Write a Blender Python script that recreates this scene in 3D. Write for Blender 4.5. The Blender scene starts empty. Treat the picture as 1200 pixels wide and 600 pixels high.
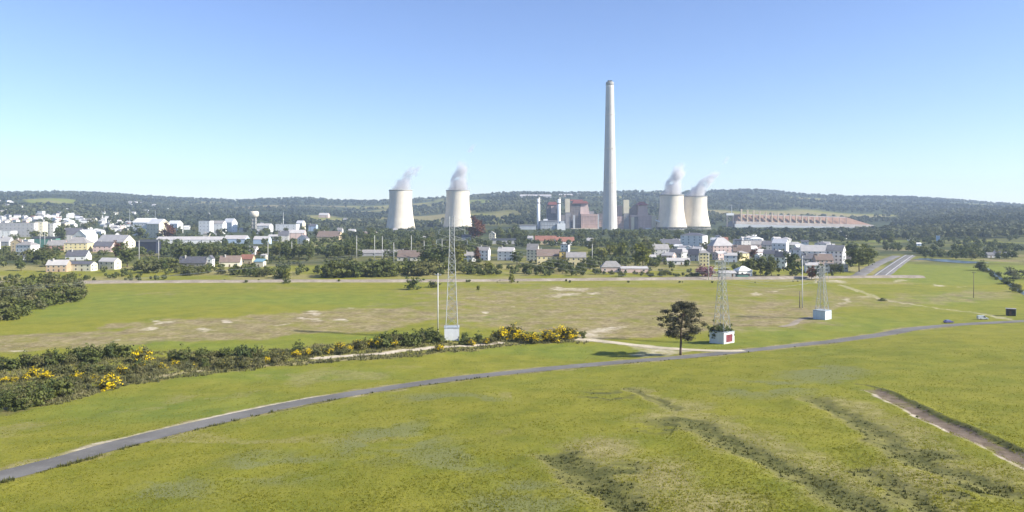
import bpy, math, random
import numpy as np

# ------------------------------------------------------------------ camera, sky, sun, exposure
SC = bpy.context.scene
COL = SC.collection
F, CX, HY, H = 860.0, 600.0, 248.0, 54.6      # focal length and horizon row (photo pixels), eye height (m)
R = math.radians

cam = bpy.data.cameras.new('camera')
cam.sensor_width = 36.0
cam.lens = 36.0 * F / 1200.0
cam.shift_y = -(300.0 - HY) / 1200.0
cam.clip_start, cam.clip_end = 1.0, 40000.0
cam_ob = bpy.data.objects.new('camera', cam)
COL.objects.link(cam_ob)
cam_ob.location = (0, 0, H)
cam_ob.rotation_euler = (R(90), 0, 0)
SC.camera = cam_ob

SUN_EL, SUN_AZ = 34.0, 107.0                  # degrees; azimuth clockwise from +Y
world = bpy.data.worlds.new('World')
SC.world = world
world.use_nodes = True
wn, wl = world.node_tree.nodes, world.node_tree.links
wn.clear()
w_out = wn.new('ShaderNodeOutputWorld')
w_bg = wn.new('ShaderNodeBackground')
w_sky = wn.new('ShaderNodeTexSky')
w_sky.sky_type = 'NISHITA'
w_sky.sun_disc = False
w_sky.sun_elevation = R(SUN_EL)
w_sky.sun_rotation = R(SUN_AZ)
w_sky.altitude = 350
w_sky.air_density = 1.1
w_sky.dust_density = 0.0
w_sky.ozone_density = 5.5
w_bg.inputs['Strength'].default_value = 0.090
w_hs = wn.new('ShaderNodeHueSaturation')
w_hs.inputs['Saturation'].default_value = 1.0
w_hs.inputs['Hue'].default_value = 0.513
wl.new(w_sky.outputs[0], w_hs.inputs['Color'])
wl.new(w_hs.outputs[0], w_bg.inputs[0])
wl.new(w_bg.outputs[0], w_out.inputs[0])

sun = bpy.data.lights.new('sun', 'SUN')
sun.energy = 5.0
sun.angle = R(0.53)
sun.color = (1.0, 0.945, 0.85)
sun_ob = bpy.data.objects.new('sun', sun)
COL.objects.link(sun_ob)
sun_ob.location = (900, -400, 800)
sun_ob.rotation_euler = (R(90 - SUN_EL), 0, R(180 - SUN_AZ))

SC.view_settings.view_transform = 'Standard'
SC.view_settings.look = 'None'
SC.view_settings.gamma = 1.0
SC.view_settings.exposure = 1.05
SC.view_settings.use_curve_mapping = False
SC.render.engine = 'CYCLES'
SC.cycles.use_denoising = True
SC.cycles.max_bounces = 6
SC.cycles.transparent_max_bounces = 12
SC.cycles.volume_bounces = 2
SC.cycles.use_adaptive_sampling = True
SC.cycles.adaptive_threshold = 0.02
SC.cycles.volume_step_rate = 1.0
SC.cycles.volume_max_steps = 256
SC.render.film_transparent = False

# ------------------------------------------------------------------ helpers
RNG = random.Random(7)
NR = np.random.RandomState(11)

_tab = np.random.RandomState(5).rand(256, 256)
def vnoise(x, y, s, seed=0):
    x = np.asarray(x, float) / s + seed * 37.13
    y = np.asarray(y, float) / s + seed * 91.7
    xi, yi = np.floor(x).astype(int), np.floor(y).astype(int)
    fx, fy = x - xi, y - yi
    fx, fy = fx * fx * (3 - 2 * fx), fy * fy * (3 - 2 * fy)
    a, b = _tab[xi & 255, yi & 255], _tab[(xi + 1) & 255, yi & 255]
    c, d = _tab[xi & 255, (yi + 1) & 255], _tab[(xi + 1) & 255, (yi + 1) & 255]
    return (a * (1 - fx) + b * fx) * (1 - fy) + (c * (1 - fx) + d * fx) * fy
def fbm(x, y, s, n=3, seed=0):
    v, a, t = 0.0, 1.0, 0.0
    for k in range(n):
        v = v + a * vnoise(x, y, s / (2 ** k), seed + k * 3)
        t += a
        a *= 0.5
    return v / t
def sstep(a, b, x):
    t = np.clip((np.asarray(x, float) - a) / (b - a), 0, 1)
    return t * t * (3 - 2 * t)

class MB:
    """collects faces for ONE mesh"""
    def __init__(self):
        self.v, self.f, self.m = [], [], []
    def face(self, pts, mi=0):
        n = len(self.v)
        self.v.extend(tuple(p) for p in pts)
        self.f.append(tuple(range(n, n + len(pts))))
        self.m.append(mi)
    def box(self, x0, x1, y0, y1, z0, z1, mi=0):
        n = len(self.v)
        self.v += [(x0,y0,z0),(x1,y0,z0),(x1,y1,z0),(x0,y1,z0),(x0,y0,z1),(x1,y0,z1),(x1,y1,z1),(x0,y1,z1)]
        for q in ((3,2,1,0),(4,5,6,7),(0,1,5,4),(1,2,6,5),(2,3,7,6),(3,0,4,7)):
            self.f.append(tuple(n + k for k in q)); self.m.append(mi)
    def tube(self, p, q, r0, r1=None, n=6, mi=0, cap=True):
        r1 = r0 if r1 is None else r1
        p, q = np.array(p, float), np.array(q, float)
        d = q - p; L = np.linalg.norm(d)
        if L < 1e-6: return
        d /= L
        a = np.cross(d, (0, 0, 1) if abs(d[2]) < .9 else (1, 0, 0)); a /= np.linalg.norm(a)
        b = np.cross(d, a)
        k = len(self.v)
        for c, r in ((p, r0), (q, r1)):
            for i in range(n):
                t = 2 * math.pi * i / n
                self.v.append(tuple(c + (a * math.cos(t) + b * math.sin(t)) * r))
        for i in range(n):
            j = (i + 1) % n
            self.f.append((k + i, k + n + i, k + n + j, k + j)); self.m.append(mi)
        if cap:
            self.f.append(tuple(k + i for i in range(n))); self.m.append(mi)
            self.f.append(tuple(k + n + i for i in reversed(range(n)))); self.m.append(mi)
    def lathe(self, prof, n=48, mi=0, c=(0, 0)):
        k = len(self.v)
        for r, z in prof:
            for i in range(n):
                t = 2 * math.pi * i / n
                self.v.append((c[0] + r * math.cos(t), c[1] + r * math.sin(t), z))
        for s in range(len(prof) - 1):
            for i in range(n):
                j = (i + 1) % n
                self.f.append((k + s*n + i, k + s*n + j, k + (s+1)*n + j, k + (s+1)*n + i)); self.m.append(mi)
    def mesh(self, name, mats, smooth=False):
        me = bpy.data.meshes.new(name)
        me.from_pydata(self.v, [], self.f)
        for m in (mats if isinstance(mats, (list, tuple)) else [mats]):
            me.materials.append(m)
        if len(me.materials) > 1:
            me.polygons.foreach_set('material_index', self.m)
        if smooth:
            me.polygons.foreach_set('use_smooth', [True] * len(self.f))
        me.update()
        return me
    def build(self, name, mats, parent=None, smooth=False):
        return link(name, self.mesh(name, mats, smooth), parent)

def link(name, data, parent=None, loc=None, rz=None):
    o = bpy.data.objects.new(name, data)
    COL.objects.link(o)
    if parent is not None: o.parent = parent
    if loc is not None: o.location = loc
    if rz is not None: o.rotation_euler = (0, 0, rz)
    return o
def tag(o, label=None, cat=None, group=None, kind=None):
    if label: o['label'] = label
    if cat: o['category'] = cat
    if group: o['group'] = group
    if kind: o['kind'] = kind
    return o
def thing(name, label, cat, loc=(0, 0, 0), rz=0.0, group=None):
    return tag(link(name, None, None, loc, rz), label, cat, group)
def np_mesh(name, verts, faces_flat, per, mats, mi=None, smooth=False):
    """mesh from arrays; faces all with 'per' corners"""
    me = bpy.data.meshes.new(name)
    nv, nf = len(verts), len(faces_flat) // per
    me.vertices.add(nv); me.vertices.foreach_set('co', np.asarray(verts, np.float32).ravel())
    me.loops.add(nf * per); me.loops.foreach_set('vertex_index', np.asarray(faces_flat, np.int32))
    me.polygons.add(nf)
    me.polygons.foreach_set('loop_start', np.arange(0, nf * per, per, dtype=np.int32))
    me.polygons.foreach_set('loop_total', np.full(nf, per, np.int32))
    if smooth: me.polygons.foreach_set('use_smooth', np.ones(nf, bool))
    if mi is not None: me.polygons.foreach_set('material_index', np.asarray(mi, np.int32))
    for m in (mats if isinstance(mats, (list, tuple)) else [mats]): me.materials.append(m)
    me.update(calc_edges=True)
    return me

# ------------------------------------------------------------------ materials
def mat_new(name):
    m = bpy.data.materials.new(name); m.use_nodes = True
    nt = m.node_tree; nt.nodes.clear()
    out = nt.nodes.new('ShaderNodeOutputMaterial'); b = nt.nodes.new('ShaderNodeBsdfPrincipled')
    nt.links.new(b.outputs[0], out.inputs[0])
    return m, nt, b, out
def n_noise(nt, scale, detail=3, rough=.55, coord=None, world=True):
    n = nt.nodes.new('ShaderNodeTexNoise'); n.inputs['Scale'].default_value = scale
    n.inputs['Detail'].default_value = detail; n.inputs['Roughness'].default_value = rough
    if coord is None:
        if world:
            coord = nt.nodes.new('ShaderNodeNewGeometry').outputs['Position']
        else:
            coord = nt.nodes.new('ShaderNodeTexCoord').outputs['Object']
    nt.links.new(coord, n.inputs['Vector'])
    return n.outputs['Fac']
def n_range(nt, src, a, b, c=0.0, d=1.0):
    n = nt.nodes.new('ShaderNodeMapRange'); n.clamp = True
    for i, v in zip((1, 2, 3, 4), (a, b, c, d)): n.inputs[i].default_value = v
    nt.links.new(src, n.inputs[0]); return n.outputs[0]
def n_mix(nt, fac, a, b, mode='MIX'):
    n = nt.nodes.new('ShaderNodeMix'); n.data_type = 'RGBA'; n.blend_type = mode
    for sock, val in ((n.inputs[0], fac), (n.inputs[6], a), (n.inputs[7], b)):
        if isinstance(val, (int, float)): sock.default_value = val
        elif isinstance(val, tuple): sock.default_value = (*val, 1)[:4]
        else: nt.links.new(val, sock)
    return n.outputs[2]
def n_math(nt, op, a, b=None):
    n = nt.nodes.new('ShaderNodeMath'); n.operation = op
    for i, v in enumerate((a, b)):
        if v is None: continue
        if isinstance(v, (int, float)): n.inputs[i].default_value = v
        else: nt.links.new(v, n.inputs[i])
    return n.outputs[0]
def set_col(nt, b, src):
    if isinstance(src, tuple): b.inputs['Base Color'].default_value = (*src, 1)
    else: nt.links.new(src, b.inputs['Base Color'])
_mc = {}
def solid(name, col, rough=.8, var=.18, scale=.35, metal=0.0, streak=False):
    """plain weathered surface: base colour with blotchy stains and, if asked, vertical streaks"""
    if name in _mc: return _mc[name]
    m, nt, b, _ = mat_new(name)
    dark = tuple(c * (1 - var) for c in col); lite = tuple(min(1, c * (1 + var * .5)) for c in col)
    f = n_range(nt, n_noise(nt, scale, 4, .6, world=False), .3, .7)
    c = n_mix(nt, f, dark, lite)
    if streak:
        tc = nt.nodes.new('ShaderNodeTexCoord'); mp = nt.nodes.new('ShaderNodeMapping')
        mp.inputs['Scale'].default_value = (1, 1, .05)
        nt.links.new(tc.outputs['Object'], mp.inputs[0])
        f2 = n_range(nt, n_noise(nt, streak, 4, .6, mp.outputs[0]), .42, .75, 0, .55)
        c = n_mix(nt, f2, c, tuple(v * .72 for v in col))
    set_col(nt, b, c)
    b.inputs['Roughness'].default_value = rough; b.inputs['Metallic'].default_value = metal
    b.inputs['Specular IOR Level'].default_value = .3
    _mc[name] = m
    return m

# ------------------------------------------------------------------ the lie of the land
KY = np.array([700, 1000, 1300, 1700, 2100, 2600, 3200, 4000, 5000, 6500, 9500.])
def flat(Y): return HY + F * H / Y
_c = {   # photo column -> rows in which the ground stands at the distances 1300 ... 6500 m
 -500:(280,266,254,244,236,230,226,228), -100:(281,266,254,245,237,230,226,228), 0:(282,266,254,245,238,231,227,229),
 60:(283,268,256,247,240,232,226,228), 120:(284,271,261,252,245,236,229,227), 200:(284,274,266,258,250,242,235,234),
 280:(284,275,268,260,253,245,238,236), 350:(284,275,268,261,254,244,236,232.5), 420:(284,275.6,269,263,256,247,239,236),
 500:(284,275.6,269,262,253,242,235,235), 560:(284,275.6,266,254,244,235,230,232), 620:(284,275.6,266,252,240,231,227,229),
 690:(284,275.6,268,256,245,234,227.5,229), 740:(284,275.6,268,256,244,233,225.5,228), 800:(284,275.6,268,257,246,236,227,229),
 850:(284,275.6,268,257,246,234,224.5,227), 890:(284,275.6,268,257,247,235,224,227), 940:(284,275.6,269,258,248,238,230.5,231),
 1000:(284,275.6,269,260,251,241,233,233), 1060:(283,273,265,257,250,241,233,233), 1120:(282,270,260,253,247,241,236,237),
 1200:(281,268,257,251,248,245,242.5,244), 1700:(278,262,252,247,244,242,240,241)}
_cp = sorted(_c)
_grid = []
for k in _cp:
    rows = [flat(700), flat(1000), *_c[k], flat(9500) - 14]
    _grid.append([max(0.0, H + (HY - r) * y / F) for r, y in zip(rows, KY)])
_grid = np.array(_grid)
_UX = np.linspace(-500, 1700, 551); _LY = np.linspace(math.log(700), math.log(9500), 240)
_t = np.array([np.interp(_UX, _cp, _grid[:, j]) for j in range(len(KY))])
_t = np.array([np.interp(_LY, np.log(KY), _t[:, i]) for i in range(len(_UX))])
for _ in range(3):
    _t[1:-1] = (_t[:-2] + 2 * _t[1:-1] + _t[2:]) / 4
    _t[:, 1:-1] = (_t[:, :-2] + 2 * _t[:, 1:-1] + _t[:, 2:]) / 4
for _ in range(10):
    _t[1:-1] = (_t[:-2] + 2 * _t[1:-1] + _t[2:]) / 4

def base_z(X, Y):
    X, Y = np.asarray(X, float), np.asarray(Y, float)
    rad = np.hypot(X, Y)
    Ye = np.maximum(Y, rad * .55)
    px = np.clip(CX + F * X / Ye, -499.9, 1699.9)
    a = (px + 500) / 4.0; ai = np.clip(a.astype(int), 0, 549); fa = a - ai
    l = np.clip((np.log(np.clip(Ye, 700.1, 9499)) - _LY[0]) / (_LY[1] - _LY[0]), 0, 238.999)
    li = l.astype(int); fl = l - li
    z = (_t[ai, li] * (1 - fa) + _t[ai + 1, li] * fa) * (1 - fl) + (_t[ai, li + 1] * (1 - fa) + _t[ai + 1, li + 1] * fa) * fl
    z = z * np.where(Ye > 700, 1, 0)
    z = z + sstep(1900, 3200, Ye) * (fbm(X, Y, 420, 3, 4) - .5) * 22
    # the grassy hillside that the camera hovers over
    s = .1 * (262 + .4 * np.clip(X, -420, 420) - np.maximum(Y, -60))
    hill = np.where(s > 30, s, 1.6 * np.log1p(np.exp(np.clip(s, -40, 30) / 1.6)))
    hill = np.where(rad > 700, hill * np.clip((1100 - rad) / 400, 0, 1), hill)
    return z + np.minimum(hill, 31 + 0 * hill)

_RYN, _RYF = np.geomspace(28, 900, 1200), np.geomspace(240, 8500, 2200)
def P(px, py, zoff=0.0):
    """the point of the land seen at a place of the photograph"""
    u = (px - CX) / F
    _RY = _RYN if py > 330 else _RYF
    rows = HY + F * (H - base_z(u * _RY, _RY) - zoff) / _RY
    k = int(np.argmax(rows <= py))
    if k == 0: k = len(_RY) - 1 if rows[-1] > py else 1
    a, b = rows[k - 1], rows[k]
    t = 0 if a == b else min(1, max(0, (a - py) / (a - b)))
    Y = _RY[k - 1] * (1 - t) + _RY[k] * t
    return (u * Y, Y)

def spline(pts, step=4.0):
    p = np.array(pts, float)
    p = np.vstack([2 * p[0] - p[1], p, 2 * p[-1] - p[-2]])
    out = []
    for i in range(1, len(p) - 2):
        n = max(2, int(np.linalg.norm(p[i + 1] - p[i]) / step))
        t = np.linspace(0, 1, n, endpoint=False)[:, None]
        out.append(.5 * (2*p[i] + (p[i+1]-p[i-1])*t + (2*p[i-1]-5*p[i]+4*p[i+1]-p[i+2])*t*t + (-p[i-1]+3*p[i]-3*p[i+1]+p[i+2])*t**3))
    out.append(p[-2][None, :])
    return np.vstack(out)
def dist_line(X, Y, line):
    """distance to a polyline, signed side, and position along it 0..1"""
    lo, hi = line.min(0) - 40, line.max(0) + 40
    box = (X > lo[0]) & (X < hi[0]) & (Y > lo[1]) & (Y < hi[1])
    if not box.all():
        B0, S0, A0 = np.full(X.shape, 1e9), np.zeros(X.shape), np.zeros(X.shape)
        if box.any(): B0[box], S0[box], A0[box] = _dist_all(X[box], Y[box], line)
        return B0, S0, A0
    return _dist_all(X, Y, line)
def _dist_all(X, Y, line):
    if len(X) > 20000 and len(line) > 40:            # near pieces of the line only, chunk by chunk
        B0, S0, A0 = np.full(X.shape, 1e9), np.zeros(X.shape), np.zeros(X.shape)
        n = len(line) - 1
        for k in range(0, n, 16):
            seg = line[k:min(k + 17, n + 1)]
            lo, hi = seg.min(0) - 40, seg.max(0) + 40
            ii = np.nonzero((X > lo[0]) & (X < hi[0]) & (Y > lo[1]) & (Y < hi[1]))[0]
            if len(ii) == 0: continue
            b, s, a = _dist_seg(X[ii], Y[ii], seg, k, n)
            m = b < B0[ii]; jj = ii[m]
            B0[jj], S0[jj], A0[jj] = b[m], s[m], a[m]
        return B0, S0, A0
    return _dist_seg(X, Y, line, 0, len(line) - 1)
def _dist_seg(X, Y, line, k0, total):
    best = np.full(X.shape, 1e9); side = np.zeros(X.shape); along = np.zeros(X.shape)
    n = len(line) - 1
    for i in range(n):
        a, b = line[i], line[i + 1]
        d = b - a; L2 = d @ d + 1e-9
        t = np.clip(((X - a[0]) * d[0] + (Y - a[1]) * d[1]) / L2, 0, 1)
        q = np.hypot(X - a[0] - t * d[0], Y - a[1] - t * d[1])
        m = q < best
        best = np.where(m, q, best)
        side = np.where(m, np.sign((X - a[0]) * d[1] - (Y - a[1]) * d[0]), side)
        along = np.where(m, (k0 + i + t) / total, along)
    return best, side, along

def pline(pp, step=4.0): return spline([P(*q) for q in pp], step)
# roads and tracks: (photo points), half width m
ROAD = pline([(-120,592),(-40,569),(30,551),(90,535),(150,518),(250,494),(350,472.5),(450,455.5),(550,442),(650,431.5),(740,423.5),(800,418.5),(860,412.5),
              (920,406),(980,399.5),(1030,392.5),(1070,385.5),(1110,381.5),(1150,379),(1200,376.5),(1290,372)], 3.0)
ROAD_W = 3.9
TRACK = pline([(672,397.5),(700,399.5),(730,403),(770,407.5),(806,410),(850,411.5),(872,411)], 2.5)
TRACK_W = 2.6
SANDY = pline([(372,419),(400,416.5),(440,415.5),(480,411),(510,407.5),(545,405),(585,401)], 3.0)
SPUR = pline([(915,383),(928,380.5),(936,375.5),(944,373),(953,371.5)], 2.5)
DUSTY = spline([P(x, y) for x, y in ((-60,332.5),(90,331.5),(200,330.8),(350,330),(500,329.8),(650,328.6),(780,327.4),(900,326.4),(1010,325),(1080,325))], 8.0)
LANE = pline([(985,334),(1010,342),(1040,352),(1090,360),(1140,366),(1180,374)], 5.0)
HIGHWAY = pline([(1030,325),(1042,316),(1052,309),(1060,303.5),(1066,299.5)], 6.0)
SLIPROAD = pline([(1003,325),(1018,315),(1030,308.5),(1040,304),(1050,300)], 6.0)
# furrows on the near slope: (points, half width m, depth m)
FURROWS = [
 ([(745,506),(800,492),(832,508),(870,527),(905,541),(950,563),(1005,590),(1060,612)], 2.5, .5),
 ([(640,527),(662,541),(690,560),(720,582),(755,603)], 2.6, .55),
 ([(934,461),(970,476),(1003,489),(1035,510),(1078,541),(1125,553),(1165,570),(1215,598)], 2.2, .4),
 ([(993,544),(1018,553),(1045,566),(1080,588),(1110,606)], 1.8, .4),
 ([(728,452),(762,468),(800,484)], 1.2, .3)]
FURROWS = [(pline(p, 1.5), w, d) for p, w, d in FURROWS]
SOIL = pline([(1006,452),(1030,460),(1060,473),(1095,490),(1130,506),(1165,521),(1215,545),(1275,574),(1340,606)], 1.5)

def road_mask(X, Y):
    m = np.ones(X.shape)
    for line, w in ((ROAD, ROAD_W), (TRACK, TRACK_W), (SPUR, 1.5)):
        d, _, _ = dist_line(X, Y, line)
        m = np.minimum(m, sstep(w + 1.5, w + 9, d))
    return m
def relief(X, Y):
    """unevenness, furrows and the dug strip, on top of base_z"""
    rad = np.hypot(X, Y)
    near = 1 - sstep(330, 620, rad)
    z = near * ((fbm(X, Y, 38, 3, 9) - .5) * 1.6 + (fbm(X, Y, 6, 2, 21) - .5) * .35)
    z = z + (1 - near) * (1 - sstep(1000, 1400, rad)) * (fbm(X, Y, 90, 2, 2) - .5) * .25
    rn = rad < 520
    if np.any(rn): z[rn] = z[rn] * road_mask(X[rn], Y[rn])
    sel = rad < 330
    if np.any(sel):
        xs, ys = X[sel], Y[sel]; zz = np.zeros(xs.shape)
        wob = (fbm(xs, ys, 5, 2, 33) - .5)
        for line, w, dep in FURROWS:
            d, sd, al = dist_line(xs, ys, line)
            e = np.clip(al * 8, 0, 1) * np.clip((1 - al) * 12, 0, 1)
            d = d * sd + wob * 2.2
            zz -= e * dep * np.exp(-(d / w) ** 2) * (.75 + .7 * wob)
            zz += e * dep * .45 * np.exp(-((d - w * 2.1) / (w * 1.2)) ** 2)
        d, sd, al = dist_line(xs, ys, SOIL)
        e = np.clip(al * 10, 0, 1)
        ds = d * sd + wob * 1.0
        zz -= e * .25 * np.exp(-(ds / 2.0) ** 4)
        zz += e * .25 * np.exp(-((ds + 3.1) / 1.0) ** 2)
        z[sel] = z[sel] + zz
    return z
def full_z(X, Y):
    X, Y = np.atleast_1d(np.asarray(X, float)), np.atleast_1d(np.asarray(Y, float))
    return base_z(X, Y) + relief(X, Y)
def gz(x, y): return float(full_z([x], [y])[0])

# ------------------------------------------------------------------ ground sheet
az = np.concatenate([np.linspace(-180, -43, 46, endpoint=False), np.linspace(-43, 43, 900), np.linspace(43, 180, 47)[1:-1]])
az = np.radians(az)
_rows = np.concatenate([np.geomspace(6, 74, 18, endpoint=False), np.geomspace(74, 420, 330, endpoint=False),
                        np.geomspace(420, 1500, 110, endpoint=False), np.geomspace(1500, 9000, 130)])
GA, GR = np.meshgrid(az, _rows)
GX, GY = GR * np.sin(GA), GR * np.cos(GA)
GB = base_z(GX, GY)
GZ = GB + relief(GX, GY)
na, nr = len(az), len(_rows)
with np.errstate(divide='ignore', invalid='ignore'):
    PU = np.where(GY > 20, CX + F * GX / GY, -9999.)          # where each ground vertex stands in the photograph
    PV = np.where(GY > 20, HY + F * (H - GB) / GY, -9999.)
def in_poly(px, py, poly):
    ins = np.zeros(px.shape, bool)
    n = len(poly)
    for i in range(n):
        x0, y0 = poly[i]; x1, y1 = poly[(i + 1) % n]
        if y0 == y1: continue
        c = ((y0 > py) != (y1 > py)) & (px < (x1 - x0) * (py - y0) / (y1 - y0) + x0)
        ins ^= c
    return ins
_wx = PU + (fbm(GX, GY, 30, 3, 51) - .5) * 60 * np.clip(300 / np.maximum(GR, 1), .2, 1.2)
_wy = PV + (fbm(GX, GY, 22, 3, 61) - .5) * 16
def ell(cx, cy, rx, ry, soft=.5):
    d = np.hypot((_wx - cx) / rx, (_wy - cy) / ry)
    return 1 - sstep(1 - soft, 1 + soft, d)
def poly(pts, k=1.0):
    return in_poly(_wx, _wy, pts) * k
def blur(m, n=2):
    for _ in range(n):
        m = m.copy()
        m[1:-1] = (m[:-2] + 2 * m[1:-1] + m[2:]) / 4
        m[:, 1:-1] = (m[:, :-2] + 2 * m[:, 1:-1] + m[:, 2:]) / 4
    return m
Z0 = np.zeros(GX.shape)
moor, bare, dark, grey, dry, lush, soil, wood = (Z0.copy() for _ in range(8))
fb = lambda s, seed: fbm(GX, GY, s, 3, seed)
# heath on the flats
moor = np.maximum(moor, poly([(-80,394),(60,388),(130,384),(200,376),(320,368),(430,359),(500,364),(530,374),(470,384),(380,392),(250,398),(120,408),(-80,415)], .95))
moor = np.maximum(moor, poly([(545,346),(640,338),(740,336),(820,344),(780,356),(760,372),(735,394),(680,392),(600,384),(545,374)], .85))
moor = np.maximum(moor, poly([(640,386),(690,372),(770,382),(880,366),(905,352),(962,358),(985,352),(962,370),(925,382),(850,386),(760,394),(690,397)], 1.0))
moor = np.maximum(moor, poly([(930,346),(1010,344),(1070,352),(1130,342),(1190,346),(1190,352),(1080,358),(985,360)], .7))
moor = np.maximum(moor, sstep(332, 342, PV) * (1 - sstep(385, 397, PV)) * sstep(390, 560, _wx) * (1 - sstep(930, 1030, _wx)) * sstep(.38, .64, fb(70, 71)) * .85)
moor = blur(moor, 3) * .72
for e in ((190,381.5,13,1.6),(176,379,6,1.2),(360,372,19,2.0),(345,369.5,10,1.2),(374,376,14,1.3),(408,374.5,14,1.6),(418,359.8,9,1.2),(370,366,10,.9),
          (670,341.8,20,2.0),(700,344,10,1),(563,362,8,1.2),(598,362,5,.9),(702,388,20,3.4),(690,392,16,2.5),(720,384,12,2),(30,409,12,1.2),(136,398,6,1.2),
          (266,378,7,1.4),(232,389,9,1),(905,343,14,1.2),(1062,328.3,14,.9),(1110,335.3,16,.9),(968,331,22,.9),(985,351,10,1),(330,382,10,1.1),(1010,349,10,1)):
    bare = np.maximum(bare, ell(*e, .6))
bare = bare * (.25 + .6 * fb(9, 81))
def stroke(m, line, w, k=1.0, lo=0, hi=400):
    sel = (GR > lo) & (GR < hi) & (np.abs(GA) < .8)
    d, sd, al = dist_line(GX[sel], GY[sel], line)
    d = d + (fbm(GX[sel], GY[sel], 6, 2, 91) - .5) * w * 1.1
    m[sel] = np.maximum(m[sel], k * (1 - sstep(w * .6, w * 1.3, d)))
    return d, sd, al, sel
stroke(bare, SANDY, 2.6, .95)
stroke(bare, LANE, 3.2, .40, 300, 700)
stroke(dry, ROAD, ROAD_W + 2.2, .85)
stroke(bare, ROAD, ROAD_W + .8, .22)
d, sd, al, sel = stroke(Z0.copy(), ROAD, 1)
v = (1 - sstep(ROAD_W + 1, ROAD_W + 3.2, d)) * (sd < 0) * sstep(.0, .12, al) * (1 - sstep(.17, .27, al))   # pale gravel shoulder on the far side, lower left
bare[sel] = np.maximum(bare[sel], v * (.2 + 1.0 * fbm(GX[sel], GY[sel], 7, 3, 15)))
v = sstep(ROAD_W + .2, ROAD_W + .9, d) * (1 - sstep(ROAD_W + 1.2, ROAD_W + 2.2, d)) * (sd > 0) * sstep(.5, .62, fbm(GX[sel], GY[sel], 9, 2, 17))
dark[sel] = np.maximum(dark[sel], v * .9)
stroke(bare, TRACK, TRACK_W + 1.0, .6)
bare = np.maximum(bare, ell(770,411,34,3.2) * .55)
# shrub strip floor: dry heather and litter between the bushes
hedge = poly([(-120,447),(0,428),(80,424),(180,414),(300,410),(440,404),(520,400),(600,392),(690,392),(688,401),(600,404),(520,414),(430,422),(330,427),(250,436),(150,452),(60,472),(-120,505)])
moor = np.maximum(moor, blur(hedge, 2) * .38)
dark = np.maximum(dark, blur(hedge, 2) * sstep(.45, .62, fb(10, 14)) * .45)
d, sd, al, sel = stroke(Z0.copy(), pline([(-60,492),(30,474),(80,464),(150,448),(250,432),(340,425),(430,420)]), 1)
dry[sel] = np.maximum(dry[sel], (1 - sstep(1.5, 5, d)) * .9); bare[sel] = np.maximum(bare[sel], (1 - sstep(.6, 3.5, d)) * .3)
# near slope: furrows, weed patches, dug strip
for line, w, dep in FURROWS:
    d, sd, al, sel = stroke(Z0.copy(), line, 1)
    e = np.clip(al * 8, 0, 1) * np.clip((1 - al) * 12, 0, 1)
    nz = fbm(GX[sel], GY[sel], 4, 3, 23)
    dark[sel] = np.maximum(dark[sel], e * (1 - sstep(w * .7, w * 2.0, d + (nz - .5) * 5)) * (.46 + .6 * dep) * (.45 + 1.0 * nz))
    dry[sel] = np.maximum(dry[sel], e * (1 - sstep(w * 2, w * 5.5, np.where(sd < 0, d, d * 2) + (nz - .5) * 8)) * .6)
for e in ((705,461,26,7),(775,502,36,10),(655,532,22,9),(820,497,34,6),(490,452,0.1,0.1),(1075,535,40,13),(1140,570,40,14),(700,560,60,16)):
    v = ell(*e, .7) * sstep(.42, .62, fb(3.2, 29))
    dark = np.maximum(dark, v * .8)
dry = np.maximum(dry, ell(700,530,46,14,.8) * .9)
dry = np.maximum(dry, ell(770,560,60,20,.8) * .8)
dry = np.maximum(dry, ell(830,590,80,20,.8) * .75)
dry = np.maximum(dry, ell(1080,560,70,20,.8) * .7); dry = np.maximum(dry, ell(790,476,34,10,.8) * .6); dry = np.maximum(dry, ell(985,474,22,8,.8) * .7)
d, sd, al, sel = stroke(Z0.copy(), SOIL, 1)
ds = d * sd + (fbm(GX[sel], GY[sel], 3, 2, 19) - .5) * 1.2
e = sstep(.02, .1, al)
dark[sel] = np.maximum(dark[sel], e * (np.abs(ds) < 2.2) * sstep(.58, .7, fbm(GX[sel], GY[sel], 3.5, 2, 63)) * .7)
soil[sel] = np.maximum(soil[sel], e * (1 - sstep(1.3, 2.6, np.abs(ds + 1.3 * (fbm(GX[sel], GY[sel], 2.2, 2, 65) - .5)))) * (.55 + .6 * fbm(GX[sel], GY[sel], 5, 2, 64)))
bare[sel] = np.maximum(bare[sel], e * np.exp(-((ds - 1.9) / .6) ** 2) * .75 * fbm(GX[sel], GY[sel], 6, 2, 57) * 1.5)
dark[sel] = np.maximum(dark[sel], (1 - sstep(0, .5, np.abs(ds + 2.5) - .5)) * .75)
for e in ((470,520,75,24),(600,585,60,22),(330,545,70,18),(190,570,60,14),(560,540,50,14),(960,440,60,10),(520,470,60,7),(880,455,60,10)):
    grey = np.maximum(grey, ell(*e, .8) * sstep(.3, .6, fb(9, 41)))
for e in ((120,352,120,9),(330,352,140,7),(250,404,120,5),(420,397,100,4),(560,372,60,5),(640,410,90,7),(60,364,80,8),(820,404,80,6),(900,393,60,6),(1030,380,70,9),(1110,352,60,7),(200,480,160,14),(330,440,120,8)):
    lush = np.maximum(lush, ell(*e, .8))
dry = np.maximum(dry, ((PV > 430) & (PV < 520) & (PU < 600)) * sstep(.5, .75, fb(16, 46)) * .5)
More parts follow.
